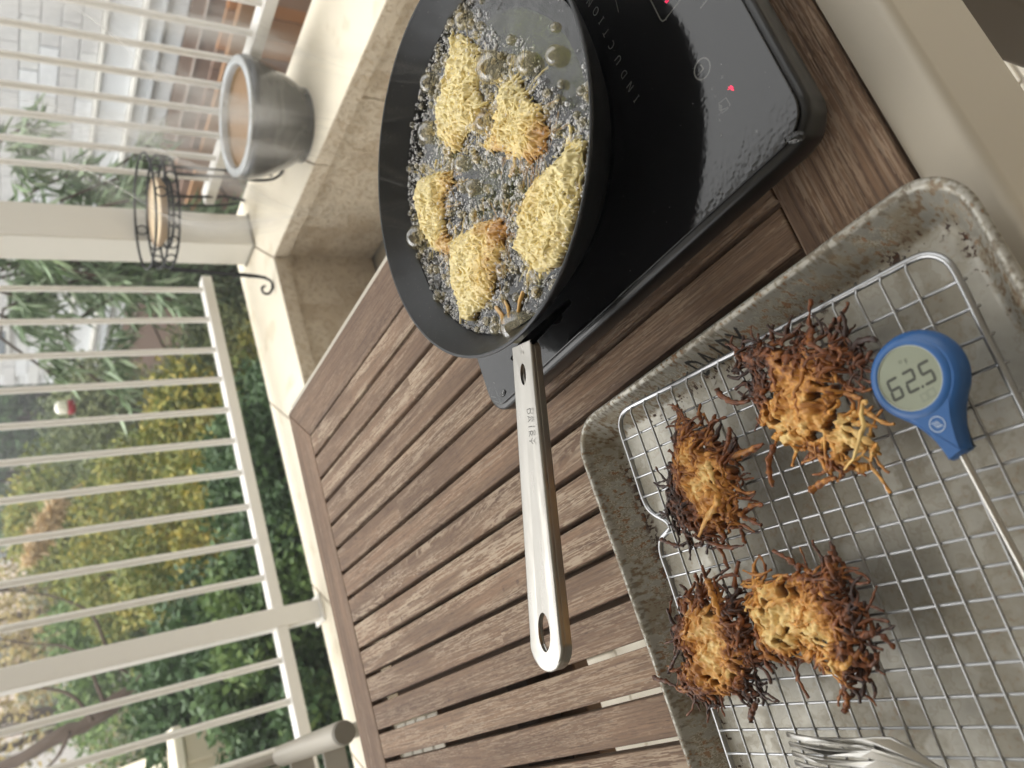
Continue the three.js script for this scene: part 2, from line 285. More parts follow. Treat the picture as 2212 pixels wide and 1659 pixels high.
// board outline (x, z), pulled down from the table level; u runs along 'dir' ('x' or 'z'), v over the strip
function board(pts, thick, dir, strips, strip, u0, rowsMM, bevel = 0.0013) {
  const g = prism(pts, T - thick, T, bevel), p = g.attributes.position, uv = new Float32Array(p.count * 2);
  const lo = Math.min(...pts.map((q) => dir === 'z' ? q.x : q.z));
  for (let i = 0; i < p.count; i++) {
    const along = dir === 'z' ? p.getZ(i) : p.getX(i), across = (dir === 'z' ? p.getX(i) : p.getZ(i)) - lo + (T - p.getY(i)) * 0.6;
    uv[i * 2] = (along + u0) / 1.05; uv[i * 2 + 1] = (strip + clamp(across * 1000 / rowsMM, 0.01, 0.99)) / strips;
  }
  g.setAttribute('uv', new THREE.BufferAttribute(uv, 2)); return g;
}
{
  const table = thing('slatted_table', 'weathered brown wooden slatted table with beige metal frame', 'table');
  const pitch = 0.03596, zN = -0.235, zF = -1.0788, zN2 = -0.1619, zF2 = -1.150, xR = 0.4325, xR2 = 0.4991, nS = 18, xL = xR - pitch * nS, xL2 = xL - 0.0666, gap = 0.0056;
  for (let k = 0; k < nS; k++) {
    const xa = xR - (k + 1) * pitch + gap / 2, xb = xR - k * pitch - gap / 2;
    mesh('slat', board([V(xa, 0, zN - 0.0008), V(xb, 0, zN - 0.0008), V(xb, 0, zF + 0.0008), V(xa, 0, zF + 0.0008)], 0.02, 'z', 18, k, (k * 0.37) % 1, 34), M.slat, table);
  }
  const e = 0.0007;   // mitred frame boards
  mesh('frame_board', board([V(xR, 0, zN - e), V(xR2, 0, zN2 - e), V(xR2, 0, zF2 + e), V(xR, 0, zF + e)], 0.024, 'z', 4, 0, 0.1, 86), M.board, table);
  mesh('frame_board', board([V(xL, 0, zF + e), V(xL2, 0, zF2 + e), V(xL2, 0, zN2 - e), V(xL, 0, zN - e)], 0.024, 'z', 4, 1, 0.3, 86), M.board, table);
  mesh('frame_board', board([V(xL + e, 0, zN), V(xL2 + e, 0, zN2), V(xR2 - e, 0, zN2), V(xR - e, 0, zN)], 0.024, 'x', 4, 2, 0.55, 86), M.board, table);
  mesh('frame_board', board([V(xR - e, 0, zF), V(xR2 - e, 0, zF2), V(xL2 + e, 0, zF2), V(xL + e, 0, zF)], 0.024, 'x', 4, 3, 0.2, 86), M.board, table);
  // metal frame: a wide near rail whose edge turns down, slim rails on the other sides
  const prof = new THREE.Shape(); prof.moveTo(0, 0); prof.lineTo(0.024, 0); prof.absarc(0.024, -0.007, 0.007, Math.PI / 2, 0, true); prof.lineTo(0.031, -0.112); prof.lineTo(0, -0.112); prof.closePath();
  const near = new THREE.ExtrudeGeometry(prof, { depth: xR2 - xL2 + 0.02, bevelEnabled: false, curveSegments: 8 }).rotateY(-Math.PI / 2);
  mesh('near_rail', near.translate(xR2 + 0.01, T - 0.004, zN2 + 0.002), M.alu, table);
  const slim = (a, b) => mesh('side_rail', beam(a, b, 0.014, 0.05, 0.004), M.alu, table);
  slim(V(xL2 - 0.012, T - 0.031, zF2 - 0.0085), V(xR2 + 0.012, T - 0.031, zF2 - 0.0085));
  slim(V(xR2 + 0.0085, T - 0.0315, zF2), V(xR2 + 0.0085, T - 0.0315, zN2)); slim(V(xL2 - 0.0085, T - 0.0315, zF2), V(xL2 - 0.0085, T - 0.0315, zN2));
  for (const z of [-0.45, -0.78]) mesh('cross_bar', rbox(xR - xL + 0.06, 0.03, 0.05, 0.004, (xR + xL) / 2, T - 0.0625, z), std(0x4b3a2e, 0.85), table);
  mesh('gap_shade_panel', rbox(xR - 0.0, 0.02, zN - zF - 0.06, 0.003, xR / 2 + 0.02, T - 0.036, (zN + zF) / 2), std(0x7a6350, 0.85), table);  // unseen panels added below the slats so the gaps look dark
  mesh('gap_shade_panel', rbox(0.25, 0.02, zN - zF - 0.5, 0.003, -0.06, T - 0.085, zF + 0.2), std(0x7a6350, 0.85), table);
  for (const [x, z] of [[xR2 - 0.030, zF2 + 0.035], [xR2 - 0.030, zN2 - 0.035], [xL2 + 0.035, zF2 + 0.035], [xL2 + 0.035, zN2 - 0.035]]) mesh('leg', rbox(0.06, T - 0.0255, 0.06, 0.006, x, (T - 0.0255) / 2, z), std(0x574f45, 0.6), table);  // leg colour darkened to hold the shade under the table
}

// ---------------------------------------------------------------- sheet pan
const LETTERS = { // pen strokes in a 1 x 1 cell, baseline at y = 0
  D: [[[0.1, 0], [0.1, 0.5], [0.1, 1], [0.42, 0.96], [0.74, 0.78], [0.84, 0.5], [0.74, 0.22], [0.42, 0.04], [0.1, 0]]], A: [[[0, 0], [0.5, 1], [0.9, 0]], [[0.2, 0.35], [0.8, 0.4]]], I: [[[0.5, 0], [0.55, 1]]],
  R: [[[0.1, 0], [0.15, 1], [0.7, 0.85], [0.65, 0.55], [0.15, 0.45], [0.9, 0]]], Y: [[[0, 1], [0.45, 0.5], [0.95, 1]], [[0.45, 0.5], [0.35, -0.1]]] };
function penWord(word, put) { const out = []; [...word].forEach((ch, k) => LETTERS[ch].forEach((s) => out.push(s.map(([x, y]) => put(k * 1.18 + x, y))))); return out; }
const segDist = (strokes, x, y) => { let m = 1e9; for (const s of strokes) for (let i = 0; i < s.length - 1; i++) { const [ax, ay] = s[i], [bx, by] = s[i + 1], dx = bx - ax, dy = by - ay, t = clamp(((x - ax) * dx + (y - ay) * dy) / (dx * dx + dy * dy)); m = Math.min(m, Math.hypot(x - ax - dx * t, y - ay - dy * t)); } return m; };
const TW = 0.331, TL = 0.457;                      // across (towards the near end), along (to the left of the camera)
const trayO = V(0.1698, T, -0.4624), tE1 = V(-0.0125, 0, 1).normalize(), tE2 = V(-1, 0, -0.0125).normalize();   // far left outer corner and its two edges
const trayPut = (s, t, y) => trayO.clone().addScaledVector(tE1, t).addScaledVector(tE2, s).setY(T + y);
{
  const wordA = at((2400 + 730 * 0.4521) / 1.82279, (900 + 1165 * 0.4521) / 1.82279, 0.012), wordB = at((2400 + 1190 * 0.4521) / 1.82279, (900 + 910 * 0.4521) / 1.82279, 0.012);
  const tOf = (p) => p.clone().sub(trayO).dot(tE1), sOf = (p) => p.clone().sub(trayO).dot(tE2), t0 = tOf(wordA), t1 = tOf(wordB), cell = (t1 - t0) / 5.7, base = 0.0185;
  const word = penWord('DAIRY', (x, y) => [t0 + x * cell, base - y * 0.0095]);
  const W = 2048, H = 1536, px = (i) => i / W * TL, py = (j) => j / H * TW;
  const edge = (s, t) => Math.min(s, TL - s, t, TW - t);
  const shape = (s, t) => {
    const e = edge(s, t), wall = 1 - sst(0.019, 0.024, e), near = sst(0.03, 0.14, s) , u = s * 100, v = t * 100;
    const big = fbm(u * 0.32 + 3, v * 0.32 + 5, 4), mid = fbm(u * 1.3 + 20, v * 1.3, 4), fine = fbm(u * 5 + 9, v * 5 + 2, 3), grit = vn(u * 22, v * 22);
    const scratch = vn(u * 1.1 + v * 9, v * 0.5 - u * 0.3);
    return { e, wall, near, big, mid, fine, grit, scratch };
  };
  const col = new Uint8Array(W * H * 4), mr = new Uint8Array(W * H * 4);
  for (let j = 0, o = 0; j < H; j++) for (let i = 0; i < W; i++, o += 4) {
    const s = px(i), t = py(j), q = shape(s, t);
    let c = mixc([150, 147, 138], [178, 175, 165], q.mid), rough = 0.42 + 0.18 * q.fine, metal = 0.6;
    const film = sst(0.44, 0.6, q.big * 0.6 + q.mid * 0.4) * (1 - q.wall) * 0.5; c = mixc(c, [130, 123, 107], film); rough += film * 0.12; metal -= film * 0.35;
    const ring = sst(0.5, 0.56, q.mid) * (1 - sst(0.56, 0.63, q.mid)) * (1 - q.wall) * 0.2; c = mixc(c, [108, 99, 82], ring);
    // baked-on varnish and flakes on the sloping sides
    const bake = q.wall * sst(0.40, 0.54, q.mid * 0.55 + q.fine * 0.45), flake = q.wall * sst(0.5, 0.56, q.fine * 0.6 + q.grit * 0.4) * sst(0.35, 0.6, q.big);
    c = mixc(c, [118, 104, 80], bake * 0.62); metal -= bake * 0.5; rough += bake * 0.15; c = mixc(c, [98, 70, 44], bake * sst(0.55, 0.68, q.fine) * 0.6); c = mixc(c, [192, 188, 176], flake * 0.7);
    { const lip = sst(0.009, 0.006, q.e); c = mixc(c, mixc([158, 155, 146], [126, 120, 108], sst(0.45, 0.6, q.fine)), lip * 0.85); metal = lerp(metal, 0.75, lip * 0.7); }
    // dark crust where the floor meets the sides, rusty flecks
    const crust = sst(0.012, 0, Math.abs(q.e - 0.0225 + (q.mid - 0.5) * 0.004) * 2.2 - 0.0016) * sst(0.56, 0.62, q.fine * 0.6 + q.big * 0.4) * 0.9; c = mixc(c, [46, 30, 24], crust); metal -= crust * 0.6; rough += crust * 0.25;
    const rust = sst(0.66, 0.74, q.fine) * sst(0.45, 0.62, q.big) * (0.25 + 0.75 * q.wall); c = mixc(c, [128, 78, 40], rust * 0.6);
    if (s < 0.03 && t > t0 - 0.01 && t < t1 + 0.01) { const ink = sst(0.0011, 0.0005, segDist(word, t, s) + (q.grit - 0.5) * 0.0004); c = mixc(c, [22, 21, 22], ink * 0.95); metal -= ink * 0.7; }
    col.set([c[0], c[1], c[2], 255], o); mr.set([0, clamp(rough) * 255, clamp(metal) * 255, 255], o);
  }
  const [cm, mm] = [col, mr].map((d, k) => { const x = new THREE.DataTexture(d, W, H, THREE.RGBAFormat); x.magFilter = THREE.LinearFilter; x.minFilter = THREE.LinearMipmapLinearFilter; x.generateMipmaps = true; if (!k) x.colorSpace = THREE.SRGBColorSpace; x.needsUpdate = true; return x; });
  const mat = std(0xffffff, 1, 1, { map: cm, roughnessMap: mm, metalnessMap: mm });
  const rings = [[0.019, 0], [0.0055, 0.0205], [0.0025, 0.0215], [0.0005, 0.0228], [0, 0.0245], [0.0008, 0.0262], [0.0026, 0.0271], [0.0045, 0.0266], [0.006, 0.025], [0.0078, 0.0215], [0.018, 0.006], [0.0205, 0.0032], [0.0245, 0.0018], [0.04, 0.0014], [0.09, 0.0012], [0.16, 0.0012]];
  const P = [], UV = [], I = [], nC = 10, R0 = 0.03; let n = 0;
  for (const [ins, y] of rings) {
    const hw = TL / 2 - ins, hd = TW / 2 - ins, r = Math.max(R0 - ins * 0.75, 0.004); n = 0;
    for (const [cx, cz, a0] of [[hw - r, hd - r, 0], [-hw + r, hd - r, 90], [-hw + r, -hd + r, 180], [hw - r, -hd + r, 270]]) for (let k = 0; k <= nC; k++) {
      const a = (a0 + 90 * k / nC) * Math.PI / 180, s = TL / 2 + cx + r * Math.cos(a), t = TW / 2 + cz + r * Math.sin(a), p = trayPut(s, t, y + 0.0005);
      P.push(p.x, p.y, p.z); UV.push(s / TL, t / TW); n++;
    }
  }
  for (let a = 0; a < rings.length - 1; a++) for (let k = 0; k < n; k++) { const b = a * n + k, c = a * n + (k + 1) % n; I.push(b, b + n, c, c, b + n, c + n); }
  const L = (rings.length - 1) * n; { const p = trayPut(TL / 2, TW / 2, 0.0017); P.push(p.x, p.y, p.z); UV.push(0.5, 0.5); for (let k = 0; k < n; k++) I.push(L + k, L + n, L + (k + 1) % n); }
  const tray = thing('sheet_pan', 'stained grey metal baking tray with rolled rim on the table', 'tray');
  mesh('pan_body', fromArrays(P, null, I, UV), mat, tray);
}

// ---------------------------------------------------------------- wire cooling rack
const RY = 0.0265;
M.wire = std(0x9fa0a1, 0.3, 1);
{
  const rack = thing('cooling_rack', 'shiny wire cooling rack with square grid lying in the tray', 'rack');
  const o = V(0.1561, 0, -0.4085), f1 = V(-0.1083, 0, 0.994).normalize(), f2 = V(-0.998, 0, -0.06).normalize(), L1 = 0.2545, L2 = 0.40;
  const Q = (s, t, y = RY) => o.clone().addScaledVector(f1, t).addScaledVector(f2, s).setY(T + y);
  const path = [], cr = 0.014, corner = (s, t, a0) => { for (let k = 0; k <= 5; k++) { const a = (a0 + k * 18) * Math.PI / 180; path.push(Q(s + cr * Math.cos(a), t + cr * Math.sin(a))); } };
  corner(L2 - cr, L1 - cr, 0); for (let s = L2 - 0.05; s > 0.04; s -= 0.05) path.push(Q(s, L1)); corner(cr, L1 - cr, 90); for (let t = L1 - 0.05; t > 0.04; t -= 0.05) path.push(Q(0, t)); corner(cr, cr, 180);
  for (const [s, t] of [[0.03, 0], [0.05, 0], [0.064, 0], [0.0715, 0.0015], [0.077, 0.006], [0.0845, 0.0155], [0.0885, 0.0165], [0.0905, 0.0125], [0.0945, 0.004], [0.102, 0], [0.12, 0], [0.2, 0], [0.3, 0], [0.35, 0]]) path.push(Q(s, t));
  corner(L2 - cr, cr, 270);
  mesh('rim_wire', new THREE.TubeGeometry(new THREE.CatmullRomCurve3(path, true, 'centripetal'), 420, 0.0019, 10, true), M.wire, rack);
  for (let k = 0; k < 16; k++) { const t = 0.019 + 0.01445 * k, e = 0.0032; mesh('long_wire', tube([Q(-e, t, RY - 0.0012), Q(-0.0022, t, RY + 0.0022), Q(0.004, t, RY + 0.0033), Q(0.02, t, RY + 0.0024), Q(L2 - 0.02, t, RY + 0.0024), Q(L2 - 0.004, t, RY + 0.0033), Q(L2 + 0.0022, t, RY + 0.0022), Q(L2 + e, t, RY - 0.0012)], 0.00082, false, 40, 6), M.wire, rack); }
  for (let k = 0; k < 26; k++) { const s = 0.0201 + 0.01432 * k, e = 0.0032, d = s > 0.075 && s < 0.1 ? 0.006 + 0.009 * (1 - Math.abs(s - 0.087) / 0.013) : 0; mesh('cross_wire', tube([Q(s, -e + d, RY - 0.0005), Q(s, -0.002 + d, RY + 0.002), Q(s, 0.005 + d, RY + 0.0006), Q(s, 0.02, RY + 0.0004), Q(s, L1 - 0.02, RY + 0.0004), Q(s, L1 - 0.005, RY + 0.0006), Q(s, L1 + 0.002, RY + 0.002), Q(s, L1 + e, RY - 0.0005)], 0.00082, false, 40, 6), M.wire, rack); }
  for (const [s, t] of [[0.05, 0.06], [0.05, 0.195], [0.34, 0.06], [0.34, 0.195]]) mesh('foot', tube([Q(s, t - 0.008, RY), Q(s, t - 0.006, 0.008), Q(s, t, 0.0038), Q(s, t + 0.006, 0.008), Q(s, t + 0.008, RY)], 0.0017, false, 24, 8), M.wire, rack);
}

// ---------------------------------------------------------------- potato fritters
const TONES = [[0.80, 0.58, 0.23], [0.62, 0.29, 0.06], [0.21, 0.066, 0.018], [0.035, 0.016, 0.011]];
const toneCol = (t) => { t = clamp(t, 0, 2.999); const i = Math.floor(t), f = t - i; return mixc(TONES[i], TONES[i + 1], f); };
const RAW = [[0.9, 0.77, 0.37], [0.87, 0.66, 0.24], [0.58, 0.29, 0.075], [0.24, 0.085, 0.03]];
const rawCol = (t) => { t = clamp(t, 0, 2.999); const i = Math.floor(t), f = t - i; return mixc(RAW[i], RAW[i + 1], f); };
function inside(poly, x, z) { let c = false; for (let i = 0, j = poly.length - 1; i < poly.length; j = i++) { const a = poly[i], b = poly[j]; if ((a[1] > z) !== (b[1] > z) && x < (b[0] - a[0]) * (z - a[1]) / (b[1] - a[1]) + a[0]) c = !c; } return c; }
function edgeDist(poly, x, z) { let m = 1e9; for (let i = 0, j = poly.length - 1; i < poly.length; j = i++) { const [ax, az] = poly[j], [bx, bz] = poly[i], dx = bx - ax, dz = bz - az, t = clamp(((x - ax) * dx + (z - az) * dz) / (dx * dx + dz * dz)); m = Math.min(m, Math.hypot(x - ax - dx * t, z - az - dz * t)); } return m; }
function fritter(pxPoly, pxTones, o) {   // outline and browning read off the photograph; y0 base level, h height, n strands over the top, fringe strands
  const s0 = seed; seed = o.seed;
  const poly = pxPoly.map((p) => { const q = at(p[0], p[1], o.level); return [q.x, q.z]; }), tones = pxTones.map((p) => { const q = at(p[0], p[1], o.level); return [q.x, q.z, p[2]]; });
  const tone = (x, z) => { let a = 0, b = 0; for (const [tx, tz, t] of tones) { const w = 1 / (((x - tx) ** 2 + (z - tz) ** 2) ** 1.5 + 1e-8); a += w * t; b += w; } return a / b; };
  const xs = poly.map((p) => p[0]), zs = poly.map((p) => p[1]), bx = [Math.min(...xs), Math.max(...xs)], bz = [Math.min(...zs), Math.max(...zs)];
  const sd = o.seed * 3.7, top = (x, z) => { const e = inside(poly, x, z) ? edgeDist(poly, x, z) : -edgeDist(poly, x, z); const d = clamp((e - 0.001) / 0.011); return o.y0 + o.h * (0.28 + 0.72 * Math.sqrt(d) * (0.5 + 0.8 * fbm(x * 95 + sd, z * 95, 3))) + o.h * 0.34 * (fbm(x * 330 + z * 120 + sd, z * 250 - x * 80, 3) - 0.5) + o.h * 0.16 * (1 - Math.abs(2 * vn(x * 190 - z * 330 + sd, z * 260 + x * 120) - 1)) + o.h * 0.14 * (vn(x * 900, z * 900 + sd) - 0.5); };
  const P = [], C = [], I = [], step = 0.0009, nx = Math.ceil((bx[1] - bx[0]) / step) + 1, nz = Math.ceil((bz[1] - bz[0]) / step) + 1, id = new Int32Array(nx * nz).fill(-1);
  const pal = o.raw ? rawCol : toneCol;
  for (let j = 0; j < nz; j++) for (let i = 0; i < nx; i++) {
    const x = bx[0] + i * step, z = bz[0] + j * step, e = inside(poly, x, z) ? edgeDist(poly, x, z) : -1; if (e < 0.0015 + 0.003 * vn(x * 300 + sd, z * 300) || (o.raw && Math.hypot(x - 0.3661, z + 0.3884) > 0.124)) continue;
    if (!o.raw && e < 0.014 && vn(x * 230 + sd + 7, z * 230) > 0.66) continue;      // ragged holes near the rim
    id[j * nx + i] = P.length / 3; P.push(x, T + top(x, z), z);
    const t = tone(x, z) + (o.raw ? 0 : 1.1 * sst(0.0075, 0.0, e) - 0.15) + (fbm(x * 210 + sd, z * 210, 3) - 0.5) * (o.raw ? 0.7 : 1.7) + (vn(x * 900, z * 800 + sd) - 0.5) * (o.raw ? 0.25 : 0.9), c = pal(t); C.push(...c);
  }
  for (let j = 0; j < nz - 1; j++) for (let i = 0; i < nx - 1; i++) { const a = id[j * nx + i], b = id[j * nx + i + 1], c = id[(j + 1) * nx + i], d = id[(j + 1) * nx + i + 1]; if (a >= 0 && b >= 0 && c >= 0) I.push(a, c, b); if (b >= 0 && c >= 0 && d >= 0) I.push(b, c, d); }
  { // underside
    const nT = P.length / 3, m = I.length; for (let k = 0; k < nT; k++) { P.push(P[k * 3], T + o.y0 + 0.0005 + 0.15 * (P[k * 3 + 1] - T - o.y0), P[k * 3 + 2]); C.push(...pal(2.2)); } for (let k = 0; k < m; k += 3) I.push(I[k] + nT, I[k + 2] + nT, I[k + 1] + nT);
    const edges = new Map(); for (let k = 0; k < m; k += 3) for (const [a, b] of [[I[k], I[k + 1]], [I[k + 1], I[k + 2]], [I[k + 2], I[k]]]) { const r = b + '_' + a; if (edges.has(r)) edges.delete(r); else edges.set(a + '_' + b, [a, b]); }
    for (const [a, b] of edges.values()) I.push(a, a + nT, b, b, a + nT, b + nT);
  }
  const cx = xs.reduce((a, b) => a + b) / xs.length, cz = zs.reduce((a, b) => a + b) / zs.length;
  const add = (x, z, ang, len, rad, curl, lift, rise, dt) => {
    if (o.raw && Math.hypot(x + Math.cos(ang) * len - 0.3661, z + Math.sin(ang) * len + 0.3884) > 0.118) return; const n = 10, pts = [], rd = [], cl = []; let a = ang, px_ = x, pz = z;
    for (let k = 0; k < n; k++) {
      const f = k / (n - 1), isIn = inside(poly, px_, pz), y = (isIn ? top(px_, pz) : Math.max(o.floor ?? o.y0, top(px_, pz) * 0.35 + (o.y0 + o.h * 0.35) * 0.65)) + lift + rise * f + 0.0008 * (rnd() - 0.5);
      pts.push(V(px_, T + y, pz)); rd.push(rad * (0.55 + 0.85 * rnd()) * (1 - 0.5 * Math.abs(f - 0.45) ** 2 * 2)); cl.push(pal(tone(px_, pz) + dt + (rnd() - 0.5) * (o.raw ? 0.3 : 0.7) + (isIn ? 0 : o.raw ? 0.25 : 0.45)));
      px_ += Math.cos(a) * len / (n - 1); pz += Math.sin(a) * len / (n - 1); a += curl / n + (rnd() - 0.5) * 0.35;
    }
    strand(pts, rd, cl, 6, P, C, I);
  };
  for (let k = 0, g = 0; k < o.n && g < o.n * 12; g++) {            // shreds lying on the top
    const x = rr(...bx), z = rr(...bz); if (!inside(poly, x, z)) continue; const t = tone(x, z); if (!o.raw && t < 1.25 && rnd() < 0.86) continue; if (o.raw && rnd() < 0.0) continue; k++;
    if (o.raw) add(x, z, rr(0, 6.28), rr(0.01, 0.03), rr(0.0008, 0.0015), rr(-1.3, 1.3), rr(-0.0013, -0.0003), 0, rr(-0.15, 0.2)); else add(x, z, rr(0, 6.28), rr(0.009, 0.024), rr(0.0007, 0.0015), rr(-1.8, 1.8), rr(-0.0013, 0.0003), rr(-0.001, 0.001), rr(-0.2, 0.5));
  }
  for (let k = 0, g = 0; k < o.n * 0.12 && g < 4000; g++) { const x = rr(...bx), z = rr(...bz); if (!inside(poly, x, z)) continue; k++; add(x, z, rr(0, 6.28), rr(0.004, 0.008), rr(0.0016, 0.003), rr(-1.5, 1.5), rr(-0.003, -0.0014), 0, rr(-0.3, 0.2)); }
  for (let k = 0; k < o.fringe; k++) { const i = Math.floor(rnd() * poly.length), j = (i + 1) % poly.length, f = rnd(), x = lerp(poly[i][0], poly[j][0], f), z = lerp(poly[i][1], poly[j][1], f), out = Math.atan2(z - cz, x - cx) + rr(-1.1, 1.1) + rr(-1.1, 1.1), thick = rnd() < 0.3 ? 1.5 : 1; add(x - Math.cos(out) * rr(0.004, 0.011), z - Math.sin(out) * rr(0.004, 0.011), out, rr(0.007, 0.022), rr(0.0006, 0.0012) * thick, rr(-3.4, 3.4), rr(-0.001, 0.0005), rr(-0.003, 0.003), o.raw ? 0 : rr(-0.1, 0.9)); }
  for (const [path, r, t] of o.long ?? []) { const q = new THREE.CatmullRomCurve3(path.map((p) => at(p[0], p[1], p[2]))).getPoints(14).map((v) => v.add(V(rr(-1, 1), rr(-1, 1), rr(-1, 1)).multiplyScalar(r * 0.28))); strand(q, q.map((_, k) => r * (0.7 + 0.5 * rnd()) * (1 - 0.55 * (k / 14) ** 3)), q.map((_, k) => pal(t + (rnd() - 0.5) * 0.7 + 0.4 * Math.abs(k / 7 - 1) ** 2)), 7, P, C, I); }
  seed = s0; return fromArrays(P, C, I);
}
M.fried = phys({ color: 0xffffff, vertexColors: true, roughness: 0.5, specularIntensity: 0.7, clearcoat: 0.18, clearcoatRoughness: 0.25 });
const zoomPts = (x0, y0, s, list) => list.map((p) => [(x0 + p[0] * s) / 1.82279, (y0 + p[1] * s) / 1.82279, p[2]]);
const za = (l) => zoomPts(2250, 1500, 0.45208, l), zb = (l) => zoomPts(2688, 1008, 0.6076, l), zc = (l) => zoomPts(2500, 2274, 0.45208, l);
const FRY = { y0: 0.0305, h: 0.012, level: 0.04, floor: 0.031 };
